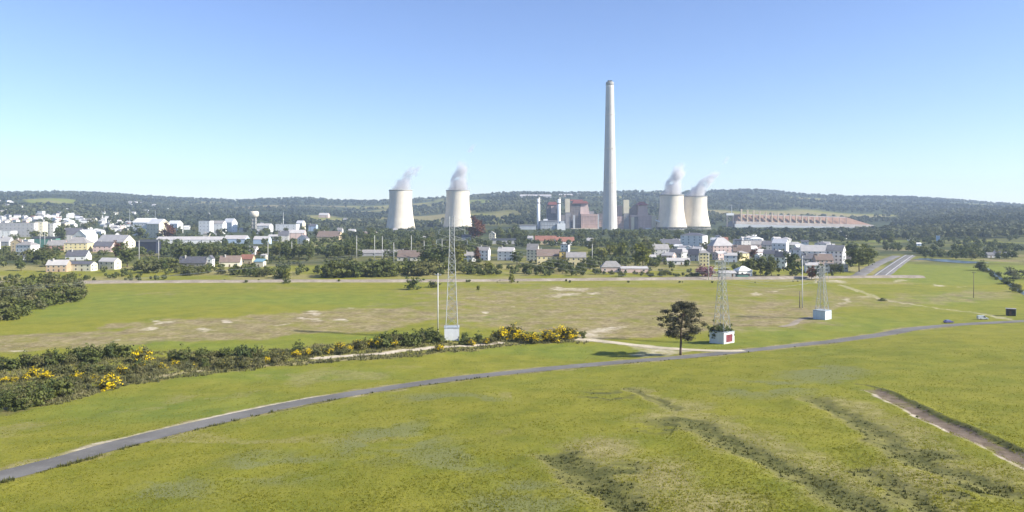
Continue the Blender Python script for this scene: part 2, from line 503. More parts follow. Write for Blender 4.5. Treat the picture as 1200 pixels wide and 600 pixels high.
# scrubby ground between meadow and town, wooded hills
tw = sstep(690, 800, GY) * (1 - sstep(1500, 2000, GY))
dark = np.maximum(dark, tw * (.25 + .5 * sstep(.42, .6, fb(70, 103))))
woodlow = tw * (.3 + .5 * sstep(.35, .6, fb(55, 113)))
moor = np.maximum(moor, tw * sstep(.5, .66, fb(45, 107)) * .7)
moor = np.maximum(moor, sstep(331, 340, PV) * (1 - sstep(364, 376, PV)) * sstep(50, 200, _wx) * sstep(.45, .75, fb(55, 109)) * .45)
dry = np.maximum(dry, ((PV > 292) & (PV < 333)) * (.25 + .75 * sstep(.4, .65, fb(60, 3))) * .75)
rm_ = 1 - sstep(.8, 1.1, np.hypot((PU - 1125) / 95, (PV - 319) / 16))
dry = dry * (1 - rm_); lush = np.maximum(lush, rm_ * .9)
far = sstep(1000, 1900, GY)
fieldm = Z0.copy()
for (x0, y0, rx, ry) in ((60,235.5,34,3.4),(380,259,28,1.8),(1060,283,90,1.5),(1000,287,60,1.4),(385,286,60,4),(30,330,70,6),(560,236,20,2)):
    fieldm = np.maximum(fieldm, 1 - sstep(.7, 1.1, np.hypot((PU - x0) / rx, (PV - y0) / ry)))
mound = (1 - sstep(.35, 1.25, np.hypot((PU - 592 + 40 * (fb(140, 5) - .5)) / 40, (PV - 253 + 14 * (fb(110, 6) - .5)) / 18))) * (GY > 1900)
heath2 = (1 - sstep(.6, 1.2, np.hypot((PU - 905) / 70, (PV - 236) / 8))) * (GY > 3000)
heathhill = (1 - sstep(.7, 1.2, np.hypot((PU - 330) / 90, (PV - 240) / 9))) * (GY > 3000)
clear_ = sstep(.56, .70, fb(420, 121)) * (GY > 2300)
wood = far * (1 - clear_ * .8) * (1 - fieldm) * (1 - mound * .55)
wood = np.maximum(wood, woodlow * (1 - rm_) * (1 - fieldm))
lush = np.maximum(lush, fieldm)
dry = np.maximum(dry, mound * (.4 + .6 * fb(60, 8)))
moor = np.maximum(moor, np.maximum(heathhill * .75, heath2 * .35)); wood = wood * (1 - .15 * heath2); dry = np.maximum(dry, clear_ * .35); moor = np.maximum(moor, clear_ * sstep(.4, .6, fb(200, 131)) * .6)

def to_attr(me, name, chans):
    a = me.color_attributes.new(name, 'FLOAT_COLOR', 'POINT')
    a.data.foreach_set('color', np.stack([np.clip(c, 0, 1).ravel() for c in chans], 1).astype(np.float32).ravel())
idx = np.arange(na * nr).reshape(nr, na)
nxt = np.roll(idx, -1, axis=1)
quads = np.stack([idx[:-1], nxt[:-1], nxt[1:], idx[1:]], -1).reshape(-1, 4)[:, ::-1]

m_ground, nt, bsdf, _ = mat_new('meadow_and_heath')
def sep(name):
    a = nt.nodes.new('ShaderNodeAttribute'); a.attribute_name = name
    s = nt.nodes.new('ShaderNodeSeparateColor'); nt.links.new(a.outputs['Color'], s.inputs[0])
    return s.outputs[0], s.outputs[1], s.outputs[2], a.outputs['Alpha']
a_moor, a_bare, a_dark, a_grey = sep('cover_a')
a_dry, a_lush, a_soil, a_wood = sep('cover_b')
big, mid, fine, vfine = (n_noise(nt, s, d_, .6) for s, d_ in ((.012, 3), (.09, 4), (.7, 4), (3.0, 3)))
fineS = n_range(nt, n_noise(nt, .38, 7, .68), .34, .66)
midS = n_range(nt, n_noise(nt, .11, 6, .65), .36, .64)
def brk(a, k=.9, src=None):      # break a mask up with fine noise
    t = n_math(nt, 'ADD', a, n_math(nt, 'MULTIPLY', n_math(nt, 'SUBTRACT', src or fine, .5), k))
    return n_math(nt, 'MULTIPLY', n_range(nt, t, .2, .8), n_range(nt, a, 0, .08))
c = n_mix(nt, n_range(nt, big, .35, .65), (.205, .196, .021), (.162, .174, .020))
c = n_mix(nt, n_range(nt, mid, .42, .72, 0, .7), c, (.255, .232, .036))
c = n_mix(nt, n_range(nt, mid, .5, .25, 0, .55), c, (.110, .138, .022))
c = n_mix(nt, n_range(nt, fine, .5, .8, 0, .45), c, (.235, .220, .045))
c = n_mix(nt, n_range(nt, vfine, .55, .3, 0, .5), c, (.110, .125, .020))
spots = n_noise(nt, .33, 6, .68)
c = n_mix(nt, n_range(nt, spots, .56, .74, 0, .5), c, (.125, .122, .026))
c = n_mix(nt, n_range(nt, spots, .44, .28, 0, .4), c, (.265, .250, .050))
c = n_mix(nt, n_math(nt, 'MULTIPLY', a_lush, .75), c, n_mix(nt, midS, (.112, .155, .024), (.195, .215, .034)))
c = n_mix(nt, brk(a_dry), c, n_mix(nt, fineS, (.170, .150, .050), (.320, .280, .120)))
c = n_mix(nt, n_math(nt, 'MULTIPLY', brk(a_grey), .95), c, n_mix(nt, vfine, (.135, .148, .042), (.200, .200, .080)))
c = n_mix(nt, n_math(nt, 'MULTIPLY', brk(a_moor, 2.0, n_noise(nt, .07, 7, .7)), .85), c, n_mix(nt, midS, n_mix(nt, fineS, (.115, .085, .048), (.260, .200, .115)), n_mix(nt, fineS, (.200, .165, .075), (.390, .310, .190))))
c = n_mix(nt, brk(a_dark), c, n_mix(nt, vfine, (.062, .072, .018), (.135, .128, .042)))
c = n_mix(nt, brk(a_wood, .5, mid), c, n_mix(nt, mid, (.030, .042, .018), (.072, .085, .032)))
c = n_mix(nt, brk(a_soil, .9), c, n_mix(nt, fineS, (.100, .074, .050), (.215, .168, .122)))
c = n_mix(nt, brk(a_bare, 1.3, n_noise(nt, .22, 6, .7)), c, n_mix(nt, fineS, (.34, .28, .19), (.62, .55, .43)))
set_col(nt, bsdf, c)
bsdf.inputs['Roughness'].default_value = .95
bsdf.inputs['Specular IOR Level'].default_value = .1
bmp = nt.nodes.new('ShaderNodeBump'); bmp.inputs['Strength'].default_value = .55; bmp.inputs['Distance'].default_value = .5
nt.links.new(n_math(nt, 'ADD', n_noise(nt, .55, 5, .65), n_math(nt, 'MULTIPLY', n_noise(nt, 2.6, 2), .35)), bmp.inputs['Height'])
nt.links.new(bmp.outputs[0], bsdf.inputs['Normal'])

me = np_mesh('ground', np.stack([GX, GY, GZ], -1).reshape(-1, 3), quads.ravel(), 4, m_ground, smooth=True)
to_attr(me, 'cover_a', (moor, bare, dark, grey))
to_attr(me, 'cover_b', (dry, lush, soil, wood))
tag(link('ground', me), 'rolling grass meadow, heath and wooded hills around the town', kind='structure')

# ------------------------------------------------------------------ roads
def strip(name, line, w, mats, lift=.05, wob=.0, cols=4, base=base_z, seed=1):
    line = np.asarray(line); t = np.gradient(line, axis=0); t /= np.linalg.norm(t, axis=1)[:, None]
    nrm = np.stack([t[:, 1], -t[:, 0]], 1)
    vs = []
    offs = np.linspace(-1, 1, cols + 1)
    for i, (p, n) in enumerate(zip(line, nrm)):
        for o in offs:
            ww = w
            if abs(o) == 1: ww = w * (1 + wob * (vnoise(i, o * 50, 2.3, seed) - .5))
            q = p + n * o * ww
            vs.append((q[0], q[1], 0))
    vs = np.array(vs); vs[:, 2] = base(vs[:, 0], vs[:, 1]) + lift
    k = cols + 1; fs = []
    for i in range(len(line) - 1):
        for j in range(cols):
            fs += [i*k+j, i*k+j+1, (i+1)*k+j+1, (i+1)*k+j]
    me = np_mesh(name, vs, fs, 4, mats, smooth=True)
    if me.polygons[0].normal.z < 0: me.flip_normals()
    return link(name, me)
def road_mat(name, c0, c1, c2):
    m, nt, b, _ = mat_new(name)
    f = n_noise(nt, .25, 4); g = n_noise(nt, 3.5, 3); k = n_noise(nt, .06, 2)
    c = n_mix(nt, n_range(nt, f, .3, .7), c0, c1)
    c = n_mix(nt, n_range(nt, g, .5, .8, 0, .5), c, c2)
    c = n_mix(nt, n_range(nt, k, .42, .62, 0, .55), c, tuple(v * .72 for v in c0))
    c = n_mix(nt, n_range(nt, n_noise(nt, .9, 6, .7), .56, .68, 0, .45), c, tuple(min(1, v * 1.45) for v in c1))
    set_col(nt, b, c); b.inputs['Roughness'].default_value = .95; b.inputs['Specular IOR Level'].default_value = .05
    return m
m_asph = road_mat('worn_asphalt', (.150,.143,.132), (.190,.182,.168), (.25,.24,.21))
m_sand = road_mat('pale_sand', (.44,.38,.27), (.58,.51,.38), (.32,.26,.17))
m_grav = road_mat('pinkish_gravel', (.25,.21,.16), (.36,.31,.25), (.15,.13,.08))
m_highway = road_mat('highway_asphalt', (.165,.158,.15), (.21,.20,.19), (.25,.24,.225))
tag(strip('main_road', ROAD, ROAD_W, m_asph, .07, .30), 'grey asphalt lane winding across the meadow', kind='structure')
tag(strip('sand_track', TRACK, TRACK_W, m_sand, .11, .5), 'pale sandy track joining the asphalt lane by the pine', kind='structure')
tag(strip('footpath', SPUR, 1.7, m_grav, .06, .4), 'narrow dirt path to the box of the far pylon', kind='structure')
# the dusty road on its low embankment
def bank(name, line, w, h, m, label, skirt=3.0):
    line = np.asarray(line); t = np.gradient(line, axis=0); t /= np.linalg.norm(t, axis=1)[:, None]
    nrm = np.stack([t[:, 1], -t[:, 0]], 1); vs = []; prof = ((-1, -.3), (-.55, h), (.55, h), (1, -.3))
    for i, (p, n) in enumerate(zip(line, nrm)):
        hh = .8 + .5 * vnoise(i, 3, 4.0, 5)
        for o, z in prof:
            q = p + n * (np.sign(o) * (w + (skirt * hh if abs(o) == 1 else 0)))
            vs.append((q[0], q[1], float(base_z(*q)) + (z * hh if z > 0 else z)))
    fs = []
    for i in range(len(line) - 1):
        for j in range(3): fs += [i*4+j, i*4+j+1, (i+1)*4+j+1, (i+1)*4+j]
    me = np_mesh(name, vs, fs, 4, m)
    if me.polygons[1].normal.z < 0: me.flip_normals()
    return tag(link(name, me), label, kind='structure')
bank('gravel_road', DUSTY, 3.6, 1.3, m_grav, 'straight dusty gravel road on a low bank before the town')
bank('highway', HIGHWAY, 4.4, .6, m_highway, 'two lane highway leading away past the town')
bank('slip_road', SLIPROAD, 3.4, .4, m_highway, 'service road beside the highway')
m_paint = solid('road_paint', (.72, .72, .70), .7, .15)
for side in (-1, 1):
    t = np.gradient(HIGHWAY, axis=0); t /= np.linalg.norm(t, axis=1)[:, None]
    ln = HIGHWAY + np.stack([t[:, 1], -t[:, 0]], 1) * 3.7 * side
    tag(strip('edge_line', ln, .22, m_paint, .86), 'white edge line of the highway', kind='structure')
# river on the right
m_water, nt, b, _ = mat_new('river_water')
b.inputs['Base Color'].default_value = (.05, .065, .06, 1); b.inputs['Roughness'].default_value = .3
bmp = nt.nodes.new('ShaderNodeBump'); bmp.inputs['Strength'].default_value = .15
nt.links.new(n_noise(nt, .4, 3), bmp.inputs['Height']); nt.links.new(bmp.outputs[0], b.inputs['Normal'])
CANAL = pline([(1147,309.5),(1158,316),(1168,323),(1182,333),(1200,344),(1230,362)], 5)
tag(strip('canal', CANAL, 1.7, m_water, .08, .5), 'narrow dark canal crossing the right meadow', kind='structure')
RIVER = pline([(1076,303.6),(1095,304.6),(1120,306.6),(1146,308.6)], 8)
tag(strip('river', RIVER, 17, m_water, .35, .5), 'grey river reach beyond the bright meadow', kind='structure')

# ------------------------------------------------------------------ haze over the valley
mb = MB(); mb.box(-9700, 9700, -9700, 9700, float(GZ.min()) - 1.0, 455.0)
m_haze = bpy.data.materials.new('valley_haze'); m_haze.use_nodes = True
nt = m_haze.node_tree; nt.nodes.clear()
o_ = nt.nodes.new('ShaderNodeOutputMaterial'); pv = nt.nodes.new('ShaderNodeVolumePrincipled')
pv.inputs['Color'].default_value = (.62, .76, 1.0, 1); pv.inputs['Density'].default_value = HAZE = 0.00008
pv.inputs['Anisotropy'].default_value = .15
nt.links.new(pv.outputs[0], o_.inputs['Volume'])
tag(mb.build('haze', m_haze), 'thin blue summer haze filling the valley', kind='stuff')

# ------------------------------------------------------------------ power station
m_conc = solid('tower_concrete', (.69, .62, .50), .9, .12, .05, streak=.25)
m_conc_d = solid('stained_concrete', (.33, .32, .29), .9, .2, .1)
m_chim = solid('chimney_concrete', (.54, .52, .47), .9, .10, .04, streak=.3)
m_black = solid('soot_black', (.05, .05, .05), .9)
m_red = solid('red_cladding', (.32, .13, .12), .7, .2, .05)
m_pink = solid('faded_pink_cladding', (.54, .41, .37), .8, .15, .06, streak=.2)
m_brick = solid('plant_brick', (.46, .33, .29), .9, .2, .08)
m_cream = solid('cream_panel', (.62, .56, .42), .8, .12, .08, streak=.3)
m_grey = solid('grey_steel', (.27, .26, .26), .7, .25, .08)
m_dsteel = solid('dark_steel', (.20, .175, .17), .7, .3, .08)
m_lgrey = solid('pale_cladding', (.45, .47, .48), .7, .12, .06, streak=.2)
m_white = solid('white_metal', (.72, .73, .72), .5, .08, .1)
m_galv = solid('galvanised_steel', (.40, .41, .41), .5, .1, .5, metal=.2)
m_rust = solid('rust_brown_wall', (.32, .20, .14), .9, .3, .05, streak=.3)

def at(px, Y):
    X = (px - CX) * Y / F
    return X, Y, gz(X, Y)
def zrow(py, Y): return H + (HY - py) * Y / F

def cooling_tower(px, Y, top_row, wpx, label):
    X, Y, z0 = at(px, Y)
    rt = wpx / 2 * Y / F; ht = zrow(top_row, Y) - z0; lift = 7.0
    t = thing('cooling_tower', label, 'cooling tower', (X, Y, z0), 0, 'cooling towers of the power station')
    prof, prof_in = [], []
    for i in range(31):
        k = i / 30
        z = lift + (ht - lift) * k
        r = rt * .955 * math.sqrt(1 + ((k - .80) / .80) ** 2 * .66)
        prof.append((r, z)); prof_in.append((r - .9, z))
    mb = MB(); mb.lathe(prof + prof_in[::-1] + prof[:1], 96); mb.build('shell', m_conc, t, True)
    mb = MB(); r, z = prof[-1]; mb.lathe([(r + .05, z - 2.6), (r + .8, z - 2.4), (r + .8, z + .3), (r - 1.0, z + .3)], 96); mb.build('rim', m_conc_d, t, True)
    mb = MB(); r = prof[0][0]; mb.lathe([(0, .6), (r + 2.5, .6), (r + 2.5, 0), (r + 2.5, -2)], 64); mb.build('basin', m_conc_d, t)
    n = 20; r0 = r + .9
    mb = MB()
    a = math.pi / n
    mb.tube((r0, 0, .4), (r * math.cos(a), r * math.sin(a), lift + .3), .55, n=5)
    mb.tube((r0, 0, .4), (r * math.cos(-a), r * math.sin(-a), lift + .3), .55, n=5)
    leg = mb.mesh('support_column', m_conc_d)
    for i in range(n): link('support_column', leg, t, (0, 0, 0), 2 * math.pi * i / n)
    return X, Y, z0 + ht, rt

TOWERS = [cooling_tower(469.5, 2000, 222.5, 27.5, 'leftmost concrete cooling tower, steaming thinly'),
          cooling_tower(536.5, 2030, 223.0, 28.0, 'concrete cooling tower second from the left, behind the tall lattice pylon'),
          cooling_tower(787.0, 2050, 228.3, 28.5, 'concrete cooling tower next to the boiler house, partly hiding its right neighbour'),
          cooling_tower(814.5, 2100, 230.0, 28.5, 'rightmost concrete cooling tower, above the white apartment block')]

# tall chimney
X, Y, z0 = at(714.6, 1990)
ch = thing('chimney', 'very tall tapering concrete chimney with dark top, highest thing in view', 'chimney', (X, Y, z0))
ht = zrow(96.5, Y) - z0
mb = MB(); mb.lathe([(20.6 - 10.2 * (k / 24) ** .86, ht * k / 24 - (2 if k == 0 else 0)) for k in range(25)] + [(9.2, ht)], 64); mb.build('shaft', m_chim, ch, True)
mb = MB(); mb.lathe([(10.5, ht - 9), (10.9, ht - 8.6), (10.9, ht - .4), (10.4, ht + .5), (8.9, ht + .5)], 48); mb.build('soot_collar', m_conc_d, ch, True)
for i in range(4):
    a = math.pi / 4 + i * math.pi / 2
    mb = MB(); mb.lathe([(2.9, -4), (2.9, 4.6), (2.5, 4.6), (2.5, -3)], 20); mb.build('flue', m_black, ch, True).location = (4.4 * math.cos(a), 4.4 * math.sin(a), ht)
for k in (.32, .55, .78):
    r = 20.6 - 10.2 * k ** .86
    mb = MB(); mb.lathe([(r - .2, ht * k), (r + 1.0, ht * k), (r + 1.0, ht * k + .9), (r - .2, ht * k + .9)], 48); mb.build('service_platform', m_conc, ch)
mb = MB()
for k in range(24):
    k0, k1 = k / 24, (k + 1) / 24
    mb.tube((0, -(20.7 - 10.2 * k0 ** .86), ht * k0), (0, -(20.7 - 10.2 * k1 ** .86), ht * k1), .25, n=4)
mb.build('ladder', m_grey, ch)

# boiler houses
def prism(mb, xb0, xb1, xt0, xt1, y0, y1, z0, z1, mi=0, inset=0.0):
    mb_v = [(xb0,y0,z0),(xb1,y0,z0),(xb1,y1,z0),(xb0,y1,z0),(xt0,y0+inset,z1),(xt1,y0+inset,z1),(xt1,y1-inset,z1),(xt0,y1-inset,z1)]
    n = len(mb.v); mb.v += mb_v
    for q in ((3,2,1,0),(4,5,6,7),(0,1,5,4),(1,2,6,5),(2,3,7,6),(3,0,4,7)):
        mb.f.append(tuple(n + k for k in q)); mb.m.append(mi)
def plant_block(t, px0, Y):
    """adders in photo units for a plant building: x in pixels from px0, rows to heights"""
    s = Y / F; zb = t.location.z
    def X(px): return (px - px0) * s
    def Z(py): return max(zrow(py, Y) - zb, -1.0)
    def part(name, m, a, b, top, bot, d0, d1, a2=None, b2=None, inset=0.0):
        mb = MB(); prism(mb, X(a), X(b), X(a if a2 is None else a2), X(b if b2 is None else b2), d0, d1, Z(bot), Z(top), 0, inset)
        return mb.build(name, m, t)
    def rib(p, m, a, b, rows, d0, n=0):
        for r in rows:
            mb = MB(); mb.box(X(a) - .3, X(b) + .3, d0 - .5, d0 + .2, Z(r) - .5, Z(r) + .5); mb.build('ledge', m, p)
        for i in range(n):
            x = X(a) + (X(b) - X(a)) * (i + .5) / n
            mb = MB(); mb.box(x - .35, x + .35, d0 - .35, d0 + .2, Z(rows[0]), Z(rows[-1])); mb.build('pilaster', m, p)
    return part, rib
def boiler(px0, label, spec):
    X, Y, z = at(px0, 2080)
    t = thing('boiler_house', label, 'power plant', (X, Y, z), 0, 'boiler houses of the power station')
    part, rib = plant_block(t, px0, Y)
    spec(part, rib)
    return t
def unit_a(part, rib):
    b = part('turbine_hall', m_brick, 680.5, 699.5, 251, 278, -18, 30); rib(b, m_pink, 680.5, 699.5, (253, 257.5, 262, 266.5), -18, 5)
    part('hall_end_wall', m_lgrey, 699.6, 701.2, 251, 278, -17, 30)
    part('boiler_hood', m_pink, 679.5, 690.5, 238.5, 250.9, -8, 26, 680.2, 688.5, 3)
    part('red_roof', m_red, 670.5, 689.5, 235.5, 238.4, -10, 28, 672, 687)
    part('red_gallery', m_red, 668.5, 683, 234, 235.4, -4, 12)
    f = part('steel_frame', m_dsteel, 668.4, 680.4, 238.5, 278, -6, 26); rib(f, m_grey, 668.4, 680.4, (242, 247, 252, 257, 262, 267), -6, 4)
    part('lift_tower', m_cream, 662, 667.5, 233, 249, -14, -2); part('lift_tower_base', m_grey, 662.2, 668.2, 249.1, 278, -13, 4)
    part('ash_silo', m_lgrey, 671, 673.4, 252, 278, -16, -11)
    part('annex', m_cream, 668, 698, 267.5, 278, -32, -19); part('rooftop_duct', m_grey, 690.6, 696, 247.5, 250.9, -6, 10)
def unit_b(part, rib):
    b = part('side_hall', m_brick, 722, 737, 253.5, 278, -14, 30); rib(b, m_pink, 722, 737, (255, 258.5, 262, 265.5, 269), -14, 3)
    part('side_penthouse', m_pink, 721, 729, 241, 253.4, -6, 20)
    part('lift_tower', m_cream, 729.8, 736.2, 234.3, 250, -16, -6); part('lift_tower_base', m_grey, 730.2, 735.8, 250.1, 278, -16, -15)
    part('coal_gallery', m_dsteel, 731, 746.4, 240, 253.4, -2, 10, 743, 746.4)
    b = part('turbine_hall', m_pink, 737.6, 762, 252, 278, -18, 30); rib(b, m_brick, 737.6, 762, (254, 258.5, 263, 267.5), -18, 6)
    part('hall_annex', m_cream, 762.1, 767.5, 252.6, 278, -20, 30)
    part('boiler_hood', m_pink, 746.6, 759, 240.6, 251.9, -10, 26, 747.4, 758, 2)
    part('red_roof', m_red, 745.6, 759.6, 236.2, 240.5, -12, 28, 750.5, 753.5, 8)
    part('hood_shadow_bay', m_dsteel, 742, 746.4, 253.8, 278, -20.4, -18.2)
    part('loading_bay', m_white, 755, 761, 267, 278, -24, -18.4); part('white_bay', m_cream, 738.3, 741.8, 254.4, 278, -21, -18.3)
def unit_c(part, rib):
    f = part('steel_frame', m_dsteel, 641, 655, 240, 278, 10, 40); rib(f, m_grey, 641, 655, (244, 248, 252, 256, 260), 10, 3)
    part('red_roof', m_red, 642, 653.5, 236.5, 239.9, 8, 42, 643.5, 652); part('boiler_hood', m_pink, 646, 651.5, 241.6, 250, 5, 9.8)
boiler(688, 'boiler house with pink hood and red roof left of the tall chimney', unit_a)
boiler(744, 'boiler house with pyramid red roof right of the tall chimney', unit_b)
boiler(648, 'dark steel boiler house behind the two slim white stacks', unit_c)

def slim_stack(px, Y, top, label):
    X, Y, z = at(px, Y); h = zrow(top, Y) - z
    t = thing('slim_stack', label, 'chimney', (X, Y, z), 0, 'slim white stacks')
    mb = MB(); mb.lathe([(4.5, -1), (4.4, h * .3), (4.3, h), (3.6, h)], 24); mb.build('shaft', m_white, t, True)
    mb = MB(); mb.lathe([(4.4, h * .80), (4.7, h * .805), (4.7, h * .83), (4.4, h * .835)], 24); mb.build('upper_band', m_dsteel, t)
    mb = MB(); mb.lathe([(4.3, h * .955), (4.65, h * .957), (4.65, h * 1.006), (3.4, h * 1.006)], 24); mb.build('top_ring', m_conc_d, t)
slim_stack(631, 1985, 231, 'slim white stack on the left of the pair, dark banded')
slim_stack(655, 1975, 231.5, 'slim white stack on the right of the pair, nearer the tall chimney')

def plain_block(name, label, cat, px, Y, parts, group=None):
    X, Y, z = at(px, Y); t = thing(name, label, cat, (X, Y, z), 0, group)
    part, rib = plant_block(t, px, Y)
    for p in parts:
        o = part(*p[:8])
        if len(p) > 8: rib(o, p[8], p[2], p[3], p[9], p[6], p[10])
    return t
plain_block('turbine_building', 'pale blue grey gas turbine building between the two slim stacks', 'building', 642, 1960,
    [('wall', m_lgrey, 633.5, 652.5, 259.5, 280, 0, 40, m_grey, (261, 264, 268), 6), ('roof', m_grey, 633, 653, 258.6, 259.4, -1, 41), ('penthouse', m_white, 637, 642, 256.6, 258.5, 8, 20)])
plain_block('pump_house', 'low white block right of the slim stacks', 'building', 657, 1955,
    [('wall', m_white, 653, 662.5, 262, 280, 0, 22), ('upper_floor', m_lgrey, 656.6, 661.6, 259, 261.9, 4, 18)])
plain_block('workshop', 'dusty low workshop left of the slim stacks', 'building', 618, 1955,
    [('wall', m_lgrey, 609, 628, 264.5, 280, 0, 26), ('roof', m_grey, 608.4, 628.6, 263.5, 264.4, -1, 27), ('lean_to', m_cream, 601, 608, 266.8, 280, 0, 20)])
plain_block('machine_hall', 'long brown grey machine hall behind the tall chimney joining both boiler houses', 'building', 716, 2150,
    [('wall', m_brick, 664, 722, 257.5, 282, 0, 50, m_grey, (259, 262, 266), 12), ('east_wall', m_pink, 722.2, 772, 258.5, 282, 2, 48, m_brick, (260, 263, 267), 10),
     ('roof', m_grey, 663.4, 722.1, 256.6, 257.4, -1, 51), ('roof_light', m_lgrey, 668, 700, 255.8, 256.5, 8, 20), ('duct', m_dsteel, 700.5, 712, 250, 256.5, 10, 30), ('filter_house', m_grey, 655, 663.8, 252, 282, 6, 40)])
# inclined conveyor to the right hand cooling tower
X, Y, z = at(777, 2040); s = Y / F
t = thing('conveyor', 'sloping white conveyor between boiler house and cooling tower', 'conveyor', (X, Y, z))
a, b = np.array([(768 - 777) * s, 0, zrow(258, Y) - z]), np.array([(787 - 777) * s, -12, zrow(265.5, Y) - z])
mb = MB(); mb.tube(a, b, 2.2, n=6); mb.build('gallery', m_white, t)
for k in (.25, .7):
    p = a + (b - a) * k; mb = MB(); mb.tube((p[0], p[1], -1), p - np.array([0, 0, 1.8]), .7, n=5); mb.build('trestle', m_grey, t)

# long storage hall with its row of posts
pa, pb = np.array(at(846, 2180)[:2]), np.array(at(1034, 2230)[:2])
d = pb - pa; L = float(np.linalg.norm(d)); ang = math.atan2(d[1], d[0])
zs = min(gz(*pa), gz(*pb)) - 1.0
t = thing('storage_hall', 'very long pale storage hall with rust brown upper wall and a row of white posts', 'industrial hall', (pa[0], pa[1], zs), ang)
t.rotation_euler = (0, R(1.6), ang); t.location.z = zs + 8.5
def hallpart(name, m, x0, x1, xt0, xt1, y0, y1, yt0, yt1, z0, z1):
    mb = MB(); n = 0
    mb.v = [(x0,y0,z0),(x1,y0,z0),(x1,y1,z0),(x0,y1,z0),(xt0,yt0,z1),(xt1,yt0,z1),(xt1,yt1,z1),(xt0,yt1,z1)]
    for q in ((3,2,1,0),(4,5,6,7),(0,1,5,4),(1,2,6,5),(2,3,7,6),(3,0,4,7)): mb.f.append(q); mb.m.append(0)
    return mb.build(name, m, t)
m_pale = solid('pale_concrete', (.28, .25, .22), .9, .2, .05, streak=.12)
m_post = solid('tan_post', (.52, .42, .30), .85, .2, .1)
hallpart('lower_slope', m_pale, 30, L, 40, L - 34, -26, 60, -8, 42, -14, 11)
hallpart('kerb', m_lgrey, 28, L + 3, 28, L + 3, -28, -26.2, -28, -26.2, -14, 2.5)
hallpart('upper_wall', m_rust, 44, L - 40, 52, L - 110, -6, 40, 4, 30, 11.05, 31)
hallpart('ridge_beam', m_grey, 60, L - 112, 60, L - 112, 10, 24, 12, 22, 31.05, 33)
for i in range(15):
    x = 56 + i * 19.0; hh = 47 - i * 1.35
    mb = MB(); mb.box(x - 2.0, x + 2.0, -8.5, -5.0, 10, hh); p = mb.build('post', m_post, t)
for i in range(16):
    x = 60 + i * (L - 180) / 15
    mb = MB(); mb.box(x - .6, x + .6, -8.6, -7.6, 11, 30); mb.build('buttress', m_dsteel, t).location.y = 1.2
for i in range(6):
    x = L - 105 + i * 11
    mb = MB(); mb.tube((x, -5, 11), (x - 16, 5, 29 - i * 2.2), .8, n=4); mb.build('rafter', m_pale, t)
X, Y, z = at(855.5, 2180)
t = thing('stacker_crane', 'pale lattice stacker at the left end of the long storage hall', 'crane', (X, Y, z))
s = Y / F
for x in (-9, 9):
    mb = MB(); mb.box(x - 1.2, x + 1.2, -2, 2, -1, zrow(250, Y) - z); mb.build('leg', m_pale, t)
mb = MB(); mb.box(-11, 11, -2.5, 2.5, zrow(252.4, Y) - z, zrow(249.8, Y) - z); mb.build('cabin_beam', m_white, t)
mb = MB(); mb.tube((5, 0, zrow(252, Y) - z), (5, 0, zrow(240, Y) - z), .9, n=5); mb.tube((-4, 0, zrow(240.4, Y) - z), (7, 0, zrow(240.4, Y) - z), .6, n=4); mb.build('mast', m_lgrey, t)

